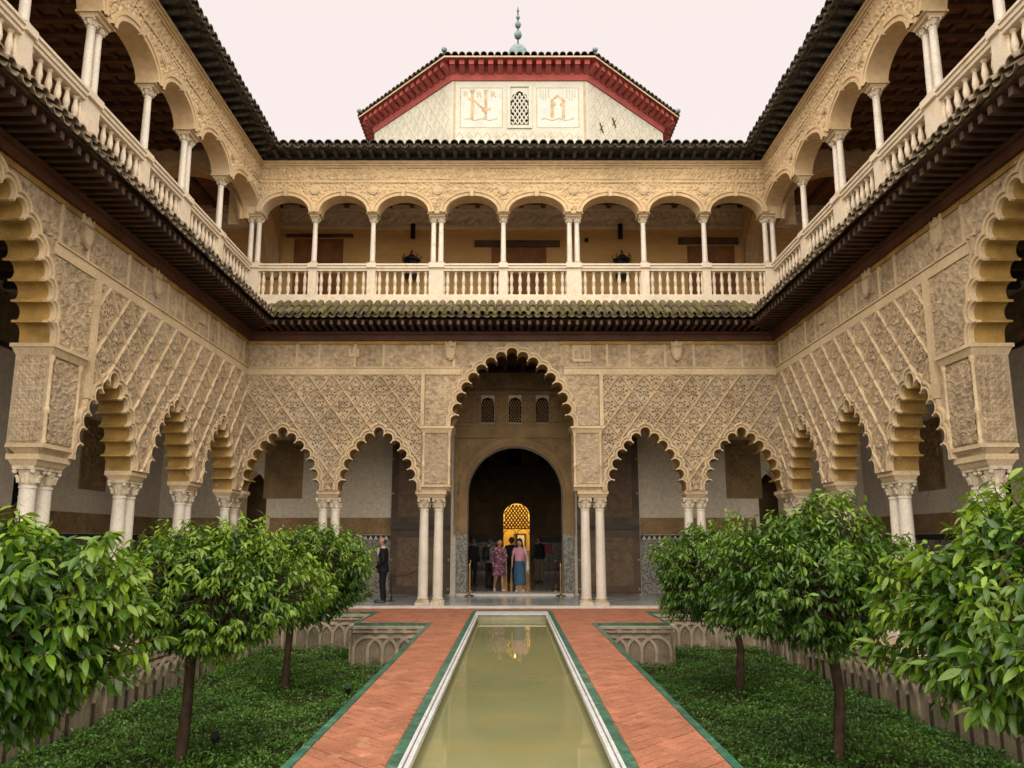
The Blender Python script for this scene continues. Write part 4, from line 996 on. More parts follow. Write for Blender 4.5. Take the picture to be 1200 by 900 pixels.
# ---- hall beyond the doorway, and the lit room beyond that
HY = 37.5
def hall():
    t = thing('hall', 'dim ceremonial hall with tiled dado seen through the great doorway', 'hall', (0, 0, 0))
    X0, X1 = -5.2, 5.4; gx, gh = .23, .66
    MB().box(X0, X1, BY + .6, HY + .8, -.3, .07).obj('floor', 'hallfloor', t)
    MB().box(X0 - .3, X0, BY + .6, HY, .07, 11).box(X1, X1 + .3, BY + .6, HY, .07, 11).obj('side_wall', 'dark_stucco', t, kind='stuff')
    MB().box(X0 - .3, X1 + .3, BY + .6, HY + .6, 11, 11.2).obj('ceiling', 'wood', t)
    op = Ell(gx, gh, 2.95, gh * .95, 18)
    poly = [(X0, .07), (gx - gh, .07)] + op.path() + [(gx + gh, .07), (X1, .07), (X1, 11), (X0, 11)]
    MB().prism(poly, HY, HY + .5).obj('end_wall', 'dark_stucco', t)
    relief('end_wall_carving', 'dark_stucco', t, X0, X1, 4.6, 7.6, HY - .004, .05, 14, .06)
    for a, b in ((X0, gx - gh - .25), (gx + gh + .25, X1)):
        MB().box(a, b, HY - .03, HY, .3, 1.62).obj('tile_dado', 'azulejo', t)
        MB().box(a, b, HY - .12, HY, .07, .24).obj('kerb_step', 'step', t)
        MB().box(a, b, HY - .04, HY, 1.622, 1.9).obj('dado_border', 'black', t)
        MB().box(a + .6, b - .9 if b > 2 else b - .5, HY - .02, HY, 2.1, 3.6).obj('plaster_field', 'brown_stucco', t)
    for c in (-1.55, .10, 1.75): MB().prism([(c - .34, 5.5), (c + .34, 5.5), (c + .34, 6.6), (c, 6.95), (c - .34, 6.6)], HY - .08, HY - .06).obj('blind_window', 'dark', t)
    # lattice in the inner arch's head, its bars coloured dark as if backlit
    g = MB().prism([(gx - gh + .01, 2.28), (gx + gh - .01, 2.28), (gx + gh - .01, 2.34), (gx - gh + .01, 2.34)], HY + .1, HY + .16).obj('gilded_beam', 'gold', t)
    for k in range(-9, 10):
        for sg in (-1, 1):
            P = [(gx + k * .17 + sg * (i / 12 - .5) * .9, 2.34 + 1.25 * i / 12) for i in range(13)]
            P = [p for p in P if abs(p[0] - gx) < gh - .01 and (p[1] < 2.95 or ((p[0] - gx) / gh) ** 2 + ((p[1] - 2.95) / (gh * .95)) ** 2 < .97)]
            if len(P) > 1: MB().tube([(p[0], HY + .13, p[1]) for p in (P[0], P[-1])], .034, 5).obj('lattice_bar', 'dark_stucco', g)
    for s in (-1, 1):
        A = Ell(gx + s * gh / 2, gh / 2 - .03, 1.98, .29, 12)
        sweep(A, [(0, HY + .08), (.028, HY + .08), (.028, HY + .2)]).obj('small_arch', 'dark_stucco', t)
    MB().lathe([(.05, .07), (.05, 1.98), (.07, 2.02)], gx, HY + .14, 8).obj('mullion', 'marble', t)
    # lit room
    r = thing('lit_room', 'gold-lit room glowing behind the far hall arch', 'room', (0, 0, 0))
    MB().box(-2.6, 3.0, HY + 4.0, HY + 4.2, .0, 5).obj('end_wall', 'gold', r)
    MB().box(-2.8, -2.6, HY + .5, HY + 4.2, .0, 5).obj('side_wall', 'gold', r); MB().box(3.0, 3.2, HY + .5, HY + 4.2, 0, 5).obj('side_wall', 'gold', r)
    MB().box(-2.8, 3.2, HY + .5, HY + 4.2, 5.0, 5.2).obj('ceiling', 'gold', r)
    MB().box(-2.8, 3.2, HY + .8, HY + 4.2, -.2, .06).obj('floor', 'hallfloor', r)
    MB().box(-2.6, 3.0, HY + 3.96, HY + 4.0, .06, 1.18).obj('tile_dado', 'azulejo', r)  # dado added only to darken the foot of the glowing wall
    wf = MB().box(.10, .78, HY + 3.94, HY + 4.0, 1.2, 2.1).obj('window_frame', 'door', r)
    MB().box(.20, .68, HY + 3.93, HY + 3.941, 1.3, 2.0).obj('pane', 'glassw', wf)
    lp = thing('ceiling_lamp', 'warm lit lamp hanging in the gold room', 'lamp', (.2, HY + 2.4, 3.9))
    MB().sphere((0, 0, 0), .16, 12, 8).obj('globe', 'lit', lp); MB().lathe([(.012, .15), (.012, 1.12)], n=6).obj('stem', 'brass', lp)
    for dx in (-.9, .9):
        l = bpy.data.lights.new('lamp_light', 'POINT'); l.energy = 26; l.color = (1, .76, .36); l.shadow_soft_size = .16
        lo = bpy.data.objects.new('lamp_light', l); link(lo, lp); lo.location = (dx, 0, -.5)
hall()
# lamps burning in the two corner doorways
for sx in (-1, 1):
    lp = thing('wall_lamp', 'small warm uplight burning inside the %s' % ('pointed corner doorway past the guard' if sx < 0 else 'pointed corner doorway away from the guard'), 'lamp', (sx * 8.12, BY + 1.3, 2.55))
    MB().lathe([(.03, -.12), (.09, 0), (.095, .02)], n=10).obj('bowl', 'brass', lp); MB().sphere((0, 0, .03), .06, 8, 6).obj('bulb', 'lit', lp)
    l = bpy.data.lights.new('lamp_light', 'POINT'); l.energy = .7; l.color = (1, .6, .2); l.shadow_soft_size = .06
    lo = bpy.data.objects.new('lamp_light', l); link(lo, lp); lo.location = (0, 0, .12)
    rm = thing('corner_room', 'dark little room behind the %s' % ('corner doorway past the guard' if sx < 0 else 'corner doorway away from the guard'), 'room', (0, 0, 0))
    a, b = sorted((sx * 6.6, sx * 9.4))
    MB().box(a, b, BY + 1.45, BY + 1.6, 0, 5).obj('end_wall', 'door', rm); MB().box(a - .1, a, BY + .6, BY + 1.6, 0, 5).box(b, b + .1, BY + .6, BY + 1.6, 0, 5).obj('side_wall', 'dark_stucco', rm, kind='stuff')
    MB().box(a - .1, b + .1, BY + .6, BY + 1.6, 5, 5.1).obj('ceiling', 'dark_stucco', rm); MB().box(a - .1, b + .1, BY + .6, BY + 1.6, -.1, 0).obj('floor', 'hallfloor', rm)

# ---- side back walls, lower
def back_side():
    t = thing('back_wall', 'shaded plaster wall with brown dado behind the side arcade ' + SIDE(), 'back wall', (-SXB * SG, 0, 0), SG * PI / 2, 'back walls of the side arcades')
    MB().box(2, 24.0, 0, .3, 0, 7.45).obj('wall', 'plaster', t)
    MB().box(2, 23.9, -.03, 0, .16, 1.72).obj('tile_dado', 'azulejo', t); MB().box(2, 23.9, -.03, 0, 1.722, 1.88).obj('dado_border', 'black', t)
    relief('stucco_band', 'brown_stucco', t, 2, 23.9, 1.9, 2.43, -.02, .03, 30, .028, None, lambda U, Z: star(U, Z, 26))
    relief('high_frieze', 'dark_stucco', t, 2, 23.9, 6.1, 7.2, -.03, .03, 20, .05)
    MB().box(2, 23.9, -.08, 0, 5.98, 6.08).obj('string_course', 'wood', t)
    for a in (14.4, 19.4):
        rp = MB().box(a, a + 1.3, -.03, 0, 3.05, 4.95).obj('relief_panel', 'brown_stucco', t)
        relief('carved_field', 'brown_stucco', rp, a + .12, a + 1.18, 3.17, 4.83, -.034, .035, 20, .03)
    for k, a in enumerate((16.9,)):
        MB().box(a, a + 1.2, -.02, .0, 0.02, 3.4).obj('dark_doorway_sheet', 'dark', t)  # near-black sheet on the wall, standing in for an unlit opening
back_side(); SG = -1; back_side(); SG = 1

# ---- upper back walls
def back_up_far():
    t = thing('back_wall', 'yellow brick wall with panelled doors at the back of the gallery above the doorway', 'back wall', (0, BY, 0))
    MB().box(-12, 12, 0, .4, 8.26, 13.12).obj('wall', 'ybrick', t)
    MB().box(-11.4, 11.4, -.10, 0, 12.28, 12.38).box(-11.4, 11.4, -.16, 0, 12.92, 13.1).obj('moulding', 'plaster', t)
    relief('gallery_frieze', 'plaster', t, -11.4, 11.4, 12.40, 12.90, -.03, .05, 13, .045)
    for (x0, x1, lz, l0, l1, zt) in ((-7.45, -5.78, 11.98, -7.75, -5.45, 11.9), (-.70, 1.17, 11.62, -1.29, 1.64, 11.6), (6.0, 7.6, 11.72, 5.7, 7.75, 11.66)):
        d = MB().box(x0, x1, -.06, 0, 8.27, zt).obj('door', 'updoor', t)
        MB().box(l0, l1, -.10, 0, lz - .0, lz + (.09 if zt > 11.8 else .22)).obj('lintel', 'door', d)
        n = 4 if zt < 11.65 and x0 < 0 else 2; wv = (x1 - x0) / n
        for i in range(n):
            for z0, z1 in ((8.5, 9.5), (9.7, 10.9), (11.05, zt - .12)):
                MB().frus(x0 + i * wv + .10, x0 + (i + 1) * wv - .10, -.10, -.06, z0, z1, -.0).obj('door_panel', 'updoor', d)
    for x in (-3.39, 3.71):
        sp = thing('column_speaker', 'slim black column loudspeaker on brick wall above the crowned lantern, %s' % ('nearer the wide double door' if x > 0 else 'between the left-out single door and double door') if False else ('slim black column loudspeaker on the yellow brick, two bays from the guard side' if x < 0 else 'slim black column loudspeaker on the yellow brick, beside a small black fixture'), 'loudspeaker', (x, BY - .02, 11.9))
        MB().box(-.075, .075, -.14, 0, 0, .52).obj('cabinet', 'black', sp); MB().box(-.06, .06, -.146, -.141, .03, .49).obj('grille', 'dk_cloth', sp); MB().box(-.03, .03, 0, .03, .2, .3).obj('bracket', 'black', sp)
        ln = thing('wall_lantern', 'crowned dark metal lantern below the column loudspeaker %s' % ('beside the small black fixture' if x > 0 else 'on the guard side'), 'lantern', (x, BY - .3, 10.35))
        MB().lathe([(.10, .0), (.22, .06), (.24, .62), (.20, .66)], n=8).obj('body', 'black', ln)
        MB().lathe([(.30, .66), (.31, .70), (.20, .78), (.10, .86), (.03, .9)], n=8).obj('roof', 'black', ln)
        for k in range(8):
            a = 2 * PI * k / 8; MB().tube([(.26 * math.cos(a), .26 * math.sin(a), .68), (.33 * math.cos(a), .33 * math.sin(a), .80), (.28 * math.cos(a), .28 * math.sin(a), .86)], .016, 5).obj('crown_point', 'black', ln)
        MB().box(-.014, .014, -.014, .014, .9, 1.08).box(-.05, .05, -.013, .013, .98, 1.01).obj('cross', 'black', ln)
        MB().box(-.03, .03, .2, .29, .2, .26).obj('wall_arm', 'black', ln)
    fx = thing('wall_fixture', 'small black box fixture on the yellow brick beside a loudspeaker', 'fixture', (2.55, BY, 11.86)); MB().box(-.06, .06, -.1, 0, -.06, .06).obj('housing', 'black', fx); MB().lathe([(.045, 0), (.04, .03)], n=10).obj('lens', 'dk_cloth', fx, loc=(0, -.1, 0), rot=(PI / 2, 0, 0))
back_up_far()
def back_up_side():
    t = thing('back_wall', 'shaded wall at the back of the upper gallery ' + SIDE(), 'back wall', (-SXB * SG, 0, 0), SG * PI / 2, 'back walls of the upper side galleries')
    MB().box(2, 24, 0, .4, 8.26, 13.12).obj('wall', 'ochre', t)
    MB().box(2, 23.9, -.10, 0, 12.28, 12.38).box(2, 23.9, -.16, 0, 12.92, 13.1).obj('moulding', 'brown_stucco', t)
    # transverse arches closing the gallery towards its corner
    return t
back_up_side(); SG = -1; back_up_side(); SG = 1
def cross_arch(x, y, rz, L, lab, group, wall_end=True):
    """flat arch spanning a gallery from a court column to its back wall"""
    t = thing('cross_arch', lab, 'arch', (x, y, 0), rz, group)
    A = Ell(L / 2, L / 2 - .12, 10.9, 1.55, 26)
    poly = [(0, 10.9)] + A.path() + [(L, 10.9), (L, 13.1), (0, 13.1)]
    MB().prism(poly, 0, .45, sides=True).obj('wall', 'stucco2', t)
    sweep(A, [(0, -.03), (.06, -.05), (.12, -.03), (.2, -.06), (.28, -.06), (.30, 0)]).obj('archivolt', 'stucco2', t, smooth=35)
    for u in ((L - .12) if wall_end else .12,): MB().frus(u - .12, u + .10, .02, .43, 10.45, 10.9, .05).obj('corbel', 'stucco2', t)
for sx in (-1, 1):
    if sx < 0: cross_arch(-W - .55, D + UT, PI / 2, BY - D - UT, 'pale moulded arch across the upper corner gallery on the suited guard\'s side', 'cross arches in the upper gallery corners')
    else: cross_arch(W + .55, BY, -PI / 2, BY - D - UT, 'pale moulded arch across the upper corner gallery facing the guard\'s side', 'cross arches in the upper gallery corners', False)
for sx in (-1, 1):
    for y in (D + .05, 9.3):
        cross_arch(-SXB if sx < 0 else W + .42, y, 0, SXB - W - .42, 'pale moulded arch across the upper side gallery %s, %s' % ('on the guard\'s side' if sx < 0 else 'facing the guard\'s side', 'at the corner' if y > 15 else 'half way along'), 'cross arches of the upper side galleries', sx > 0)
# outer masses that close the building
t = thing('outer_wall', 'plain outer building wall behind the galleries', 'wall', (0, 0, 0))
MB().box(-12.4, -12.0, 2, 24.6, -.4, 14.9).obj('side_wall', 'plaster', t); MB().box(12.0, 12.4, 2, 24.6, -.4, 14.9).obj('side_wall', 'plaster', t)
MB().box(-12.0, -5.6, 25.8, 26.1, 0, 14.9).obj('rear_wall', 'plaster', t); MB().box(5.8, 12, 25.8, 26.1, 0, 14.9).obj('rear_wall', 'plaster', t); MB().box(-12, 12, 24.5, 26.1, 14.5, 14.95).obj('parapet', 'deck', t)

# ------------------------------------------------------------------ octagonal lantern tower
def tower():
    cx, s, y0 = .28, 5.0, 25.0; ap = s * 1.2071; cy = y0 + ap
    t = thing('octagonal_tower', 'cream octagonal lantern tower with red bracketed cornice rising behind the gallery roof', 'tower', (cx, cy, 0))
    Z0, Z1 = 14.3, 18.55
    wall = MB().add([(-s / 2, -ap, Z0), (s / 2, -ap, Z0), (s / 2, -ap, Z1 + .6), (-s / 2, -ap, Z1 + .6), (-s / 2 + .2, -ap + .3, Z0), (s / 2 - .2, -ap + .3, Z0), (s / 2 - .2, -ap + .3, Z1 + .6), (-s / 2 + .2, -ap + .3, Z1 + .6)],
                    [(0, 1, 2, 3), (4, 5, 6, 7), (0, 1, 5, 4), (1, 2, 6, 5), (2, 3, 7, 6), (3, 0, 4, 7)]).data('wall', 'towerwall', None, 1)
    tn = math.tan(PI / 8)
    def band(o0, o1, z0, z1, name, mat):
        a0, a1 = (ap + o0) * tn, (ap + o1) * tn
        return MB().add([(-a0, -ap - o0, z0), (a0, -ap - o0, z0), (a1, -ap - o1, z1), (-a1, -ap - o1, z1)], [(0, 1, 2, 3)]).data(name, mat, None, 1)
    parts = [('wall', wall)] + [(n, band(*a, n, m)) for n, m, a in (
        ('cornice_band', 'red', (.05, .10, Z1, Z1 + .30)), ('cornice_lip', 'red', (.001, .05, Z1, Z1 + .001)), ('cornice_step', 'red', (.12, .14, Z1 + .301, Z1 + .46)), ('cornice_step', 'red', (.10, .12, Z1 + .30, Z1 + .302)),
        ('soffit', 'red', (.14, .62, Z1 + .55, Z1 + .56)), ('cornice_back', 'red', (.14, .14, Z1 + .46, Z1 + .55)), ('eave_edge', 'edge', (.62, .62, Z1 + .545, Z1 + .61)), ('roof_slope', 'tile_dk', (.62, -ap + .05, Z1 + .62, 22.9)))]
    brk = MB().box(-.095, .095, -ap - .50, -ap - .12, Z1 + .36, Z1 + .548).add([(-.095, -ap - .42, Z1 + .359), (.095, -ap - .42, Z1 + .359), (.095, -ap - .12, Z1 + .359), (-.095, -ap - .12, Z1 + .359), (-.095, -ap - .11, Z1 + .22), (.095, -ap - .11, Z1 + .22)], [(0, 1, 5, 4), (0, 4, 3), (1, 2, 5)]).data('bracket', 'red', None, 1)
    tl = half_pipe(.9, .42, .11, .02)
    tile = raw_mesh('roof_tile', [(x, y - ap + .2, z + Z1 + 1.03) for x, y, z in tl.v], tl.f, 'tile_dk', 40, mirror=1)
    for k in range(-2, 6):
        for n, me in parts: inst(n, me, t, (0, 0, 0), (0, 0, k * PI / 4))
        if k > 2: continue
        nb = 15
        for i in range(nb):
            u = (-.5 + (i + .5) / nb) * (s + .3); o = inst('bracket', brk, t, (u * math.cos(k * PI / 4), u * math.sin(k * PI / 4), 0), (0, 0, k * PI / 4))
        nt_ = 21
        for i in range(nt_):
            u = (-.5 + (i + .5) / nt_) * (s + .5); inst('roof_tile', tile, t, (u * math.cos(k * PI / 4), u * math.sin(k * PI / 4), random.uniform(-.01, .01)), (0, 0, k * PI / 4), (1, 1, 1))
    for k in range(-2, 3):      # glazed ridge balls on the corners
        a = -PI / 2 + (k + .5) * PI / 4; r = (ap + .62) / math.cos(PI / 8)
        if abs(k + .5) < 2: MB().sphere((r * math.cos(a), r * math.sin(a), Z1 + .84), .105, 12, 8).obj('ridge_ball', 'verd', t, smooth=60)
    # finial: glazed cupola and strung balls
    f = MB().lathe([(.46, 22.6), (.44, 24.05), (.38, 24.2), (.28, 24.34), (.14, 24.44), (.05, 24.5)], n=16).obj('finial_cupola', 'verd', t, smooth=50)
    MB().lathe([(.035, 24.4), (.03, 26.3), (.012, 26.45)], n=6).obj('finial_rod', 'black', t)
    for z, r in ((24.98, .185), (25.50, .145), (25.9, .095), (26.25, .06)): MB().sphere((0, 0, z), r, 12, 8, 1.15).obj('finial_ball', 'verd', t, smooth=60)
    # front face: pierced window and faded wall painting
    Y = -ap
    win = MB().prism([(-.33, 16.8), (.33, 16.8), (.33, 17.75), (.25, 18.0), (0, 18.15), (-.25, 18.0), (-.33, 17.75)], Y - .006, Y - .002).obj('pierced_window', 'dark', t)
    for k in range(-6, 7):
        for sg in (-1, 1):
            P = [(k * .16 + sg * (i / 14 - .5) * .8, 16.8 + 1.33 * i / 14) for i in range(15)]
            P = [p for p in P if abs(p[0]) < .325 and (p[1] < 17.75 or abs(p[0]) < .33 * (18.15 - p[1]) / .4 + .05)]
            if len(P) > 1: MB().tube([(p[0], Y - .02, p[1]) for p in (P[0], P[-1])], .03, 5).obj('lattice_bar', 'towerwall', win)
    MB().box(-.45, -.34, Y - .05, Y, 16.7, 18.3).box(.34, .45, Y - .05, Y, 16.7, 18.3).box(-.45, .45, Y - .05, Y, 18.3, 18.38).box(-.45, .45, Y - .05, Y, 16.64, 16.7).obj('window_frame', 'towerwall', t)
    def paint(poly, mat, name='painted_emblem', d=.004): MB().prism(poly, Y - d, Y - d + .002).obj(name, mat, t)
    def rect(x0, x1, z0, z1, mat, name='painted_line', d=.004): MB().box(x0, x1, Y - d, Y - d + .002, z0, z1).obj(name, mat, t)
    for sx in (-1, 1):
        a, b = sorted((sx * .62, sx * 2.2)); 
        rect(a, b, 18.26, 18.29, 'ochre2'); rect(a, b, 16.66, 16.69, 'ochre2'); rect(a, a + .03, 16.69, 18.26, 'ochre2'); rect(b - .03, b, 16.69, 18.26, 'ochre2')
        rect(a + .04, b - .04, 16.7, 18.25, 'towerfield', 'painted_field', .0025)
        rect(*sorted((sx * 2.36, sx * 2.46)), Z0 + .5, Z1 - .02, 'ochre2')
    # pillars with a scroll, and an arch: faded emblems
    for x in (-1.75, -1.25): rect(x - .055, x + .055, 17.0, 18.1, 'faded', 'painted_pillar', .006); rect(x - .09, x + .09, 18.1, 18.2, 'faded', 'painted_pillar', .006)
    P = [(-1.9 + i * .07, 17.72 + .12 * math.sin(i * .42 + .9) - .022 * i) for i in range(13)]
    paint([(x, z + .05) for x, z in P] + [(x, z - .05) for x, z in P[::-1]], 'faded', 'painted_scroll', .008)
    for cx_ in (-1.42, 1.42):
        P = [(cx_ - .62 + i * .11, 17.0 + .04 * math.sin(i * 1.3)) for i in range(12)]
        paint([(x, z + .025) for x, z in P] + [(x, z - .025) for x, z in P[::-1]], 'faded', 'painted_ground', .007)
    for x, z in ((-1.72, 17.5), (-1.3, 17.36), (1.28, 17.62), (1.56, 17.6)): paint([(x + .09 * math.cos(k), z + .09 * math.sin(k)) for k in (0, 1, 2, 3, 4, 5)], 'faded', 'painted_knot', .009)
    for x in (1.2, 1.62): rect(x - .06, x + .06, 17.05, 17.75, 'faded', 'painted_pillar', .006)
    paint([(1.12, 17.75), (1.41, 18.02), (1.70, 17.75), (1.62, 17.72), (1.41, 17.9), (1.2, 17.72)], 'faded', 'painted_arch', .006)
    def letter(ch, x, z, size):
        cu = bpy.data.curves.new('letter', 'FONT'); cu.body = ch; cu.size = size; cu.extrude = .0015
        tmp = bpy.data.objects.new('tmp', cu); C.objects.link(tmp); bpy.context.view_layer.update()
        me = bpy.data.meshes.new_from_object(tmp.evaluated_get(bpy.context.evaluated_depsgraph_get())); bpy.data.objects.remove(tmp)
        me.materials.clear(); me.materials.append(MT['faded']); o = bpy.data.objects.new('painted_letter', me); link(o, t); o.location = (x, Y - .006, z); o.rotation_euler = (PI / 2, 0, 0)
    for ch, x in (('R', -2.1), ('R', -1.6), ('R', -1.08)): letter(ch, x, 17.88, .36)
    for x in (.92, 1.9):
        for q in (-.15, -.05, .05, .15): rect(x + q - .018, x + q + .018, 17.86 - .1 * (abs(q) < .1), 18.18, 'letterpaint', 'painted_fringe', .006)
    # strapwork band below, and iron wall ties on the oblique face
    for i in range(14):
        x = -2.2 + i * .335
        paint([(x - .15, 16.3), (x, 16.5), (x + .15, 16.3), (x, 16.1), (x, 16.14), (x + .11, 16.3), (x, 16.46), (x - .11, 16.3)], 'ochre2', 'painted_strapwork', .003)
        if i % 3 == 1: paint([(x - .06, 16.3), (x, 16.38), (x + .06, 16.3), (x, 16.22)], 'bluegrey' if i % 2 else 'ochre', 'painted_lozenge', .004)
    for face in (-1, 1):
        a = face * PI / 4
        for i in range(9):
            for j in range(9):
                u = -2.1 + i * .5 + (.25 if j % 2 else 0); z = 15.2 + j * .38
                if u > 2.3: continue
                m_ = MB().prism([(u - .2, z), (u, z + .3), (u + .2, z), (u, z - .3), (u, z - .25), (u + .16, z), (u, z + .25), (u - .16, z)], Y - .004, Y - .002)
                m_.obj('painted_strapwork', 'ochre2', t, rot=(0, 0, a))
        if face > 0:
            for u, z, b_ in ((-.9, 17.55, 1), (.7, 16.95, 0), (-.2, 16.75, 0), (1.7, 16.75, 1), (-1.7, 17.0, 1)):
                mm = MB().tube([(u - .1, Y - .03, z + .17), (u + .1, Y - .03, z - .17)], .02, 6)
                if b_: mm.tube([(u + .08, Y - .035, z + .12), (u - .08, Y - .035, z - .12)], .016, 6)
                mm.obj('wall_tie', 'black', t, rot=(0, 0, a))
    MB().lathe([(5.9, Z0 - .2), (5.9, Z0)], n=8).obj('drum', 'deck', t, rot=(0, 0, PI / 8))
tower()

# ------------------------------------------------------------------ trees
def leaf_base(n=5):
    t = np.linspace(0, 1, n); wd = np.array([.01, .135, .165, .115, .0]); z = -.30 * t ** 2 + .06 * t
    mid = np.stack([t, 0 * t, z], -1)
    L = np.stack([t[1:4], wd[1:4], z[1:4] + wd[1:4] * .35], -1); Rr = L * np.array([1, -1, 1])
    V = np.concatenate([mid, L, Rr])     # 0-4 mid, 5-7 left, 8-10 right
    F = [(0, 1, 5), (1, 2, 6, 5), (2, 3, 7, 6), (3, 4, 7), (0, 8, 1), (1, 8, 9, 2), (2, 9, 10, 3), (3, 10, 4)]
    return V, F
LV, LF = leaf_base()
def frames(Dv, up):
    Dv = Dv / np.linalg.norm(Dv, axis=1, keepdims=True)
    Sd = np.cross(up, Dv); Sd /= np.maximum(np.linalg.norm(Sd, axis=1, keepdims=True), 1e-6); Nn = np.cross(Dv, Sd); return Dv, Sd, Nn
def leaves_mesh(name, P, Dv, up, size, tint, mat):
    Dv, Sd, Nn = frames(Dv, up); n = len(P); k = len(LV)
    V = P[:, None, :] + size[:, None, None] * (LV[None, :, 0:1] * Dv[:, None, :] + LV[None, :, 1:2] * Sd[:, None, :] + LV[None, :, 2:3] * Nn[:, None, :])
    V = V.reshape(-1, 3)
    lens = np.array([len(f) for f in LF]); loop = np.array([i for f in LF for i in f])
    loops = (loop[None, :] + (np.arange(n) * k)[:, None]).ravel()
    tot = np.tile(lens, n); start = np.concatenate([[0], np.cumsum(tot)[:-1]])
    me = bpy.data.meshes.new(name); me.vertices.add(len(V)); me.vertices.foreach_set('co', V.ravel().astype(np.float32))
    me.loops.add(len(loops)); me.loops.foreach_set('vertex_index', loops.astype(np.int32))
    me.polygons.add(len(tot)); me.polygons.foreach_set('loop_start', start.astype(np.int32)); me.polygons.foreach_set('loop_total', tot.astype(np.int32))
    me.update(); me.validate()
    at = me.attributes.new('tint', 'FLOAT', 'POINT'); at.data.foreach_set('value', np.repeat(tint, k).astype(np.float32))
    me.materials.append(MT[mat]); me.shade_smooth(); return me
LEAF1 = raw_mesh('leaf', LV, LF, 'leaf1', 60, False, 1)
def tree(x, y, zc, rx, rz, cx, nsh, ll, label, single=0, seed=1, tintup=0.):
    g = np.random.default_rng(seed)
    t = thing('orange_tree', label, 'tree', (x, y, GARDEN_Z - .02), 0, 'orange trees in the sunken gardens')
    org = np.array([x, y, GARDEN_Z - .02])
    c = np.array([cx, y, zc]) - org
    # shoot tips over a lumpy crown
    d = g.normal(size=(nsh, 3)); d /= np.linalg.norm(d, axis=1, keepdims=True)
    ph = g.uniform(0, 6.28, 9)
    lump = 1 + .15 * np.sin(3 * d[:, 0] * 2 + ph[0]) * np.cos(3 * d[:, 2] + ph[1]) + .12 * np.sin(5.1 * d[:, 1] + ph[2] + 2.3 * d[:, 2]) + .07 * np.sin(7 * d[:, 0] + ph[3]) * np.sin(6 * d[:, 2] + ph[4])
    rad = np.where(g.random(nsh) < .80, g.uniform(.86, 1.0, nsh), g.uniform(.5, .85, nsh)) * lump
    tip = c + d * rad[:, None] * np.array([rx, rx, rz])
    low = d[:, 2] < -.55; tip[low, 2] += .18 * rz
    P, Dv, sz, tn = [], [], [], []
    stems = []
    for i in range(nsh):
        out_ = d[i] * np.array([1, 1, .7]) + np.array([0, 0, .35]) + g.normal(size=3) * .25; out_ /= np.linalg.norm(out_)
        L = g.uniform(.16, .30); m = g.integers(11, 17); a0 = g.uniform(0, 6.28)
        e1 = np.cross(out_, [0, 0, 1.]); e1 /= max(np.linalg.norm(e1), 1e-3); e2 = np.cross(out_, e1)
        stems.append((tip[i] - out_ * L * 1.1, tip[i]))
        young = g.random() < .4
        for k in range(m):
            f = k / (m - 1); a = a0 + k * 2.4
            P.append(tip[i] - out_ * L * (1 - f)); rd = math.cos(a) * e1 + math.sin(a) * e2
            dv = out_ * (.25 + .55 * f) + rd * (.95 - .35 * f) + np.array([0, 0, -.62 - .35 * g.random()])
            Dv.append(dv); s_ = ll * g.uniform(.55, 1.22) * (1 - .25 * f * (1 if young else 0)); sz.append(s_)
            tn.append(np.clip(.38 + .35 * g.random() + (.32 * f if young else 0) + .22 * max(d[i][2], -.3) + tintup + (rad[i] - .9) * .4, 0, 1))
    # deep leaves that close the crown's heart
    nin = nsh * (9 if single else 7); q = g.normal(size=(nin, 3)); q /= np.linalg.norm(q, axis=1, keepdims=True)
    P2 = c + q * (g.uniform(.25, .85, nin) ** .6)[:, None] * np.array([rx, rx, rz]) * .9
    P = np.concatenate([np.array(P), P2]); Dv = np.concatenate([np.array(Dv), q + g.normal(size=(nin, 3)) * .6 + np.array([0, 0, -.4])])
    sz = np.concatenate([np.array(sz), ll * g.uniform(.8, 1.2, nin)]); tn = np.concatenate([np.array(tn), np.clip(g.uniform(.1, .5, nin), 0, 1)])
    up = np.tile([0, 0, 1.], (len(P), 1)) + g.normal(size=(len(P), 3)) * .45
    # the leaves that face the viewer on the nearest trees are pieces of their own
    pick = np.zeros(len(P), bool)
    if single:
        w_ = P + org; facing = (w_ - np.array([0, 0, 1.7])); dist = np.linalg.norm(facing, axis=1); rr = np.linalg.norm((P - c) / np.array([rx, rx, rz]), axis=1)
        sc_ = dist - .9 * rr; sc_[len(sc_) - nin:] = 99; vis = np.argsort(sc_)[:single]; pick[vis] = True
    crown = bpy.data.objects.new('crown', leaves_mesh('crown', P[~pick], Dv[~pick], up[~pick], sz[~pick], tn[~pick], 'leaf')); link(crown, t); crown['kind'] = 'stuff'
    if single:
        A, B, Cn = frames(Dv[pick], up[pick])
        for p, a, b, n_, s_ in zip(P[pick], A, B, Cn, sz[pick]):
            o = bpy.data.objects.new('leaf', LEAF1); link(o, crown)
            o.matrix_local = Matrix(((a[0] * s_, b[0] * s_, n_[0] * s_, p[0]), (a[1] * s_, b[1] * s_, n_[1] * s_, p[1]), (a[2] * s_, b[2] * s_, n_[2] * s_, p[2]), (0, 0, 0, 1)))
    zb_ = zc - rz * .55 - org[2]
    bend = g.uniform(-.13, .13, 2)
    tr = MB().tube([(0, 0, 0), (bend[0] * .3, bend[1] * .3, .08), (bend[0], bend[1], zb_ * .5), (bend[0] * .4 + .2 * (cx - x), 0, zb_)], [.10, .076, .062, .066], 9).obj('trunk', 'bark', t, smooth=60)
    base = np.array([bend[0] * .4 + .2 * (cx - x), 0, zb_ - .03]); br = MB()
    mids = []
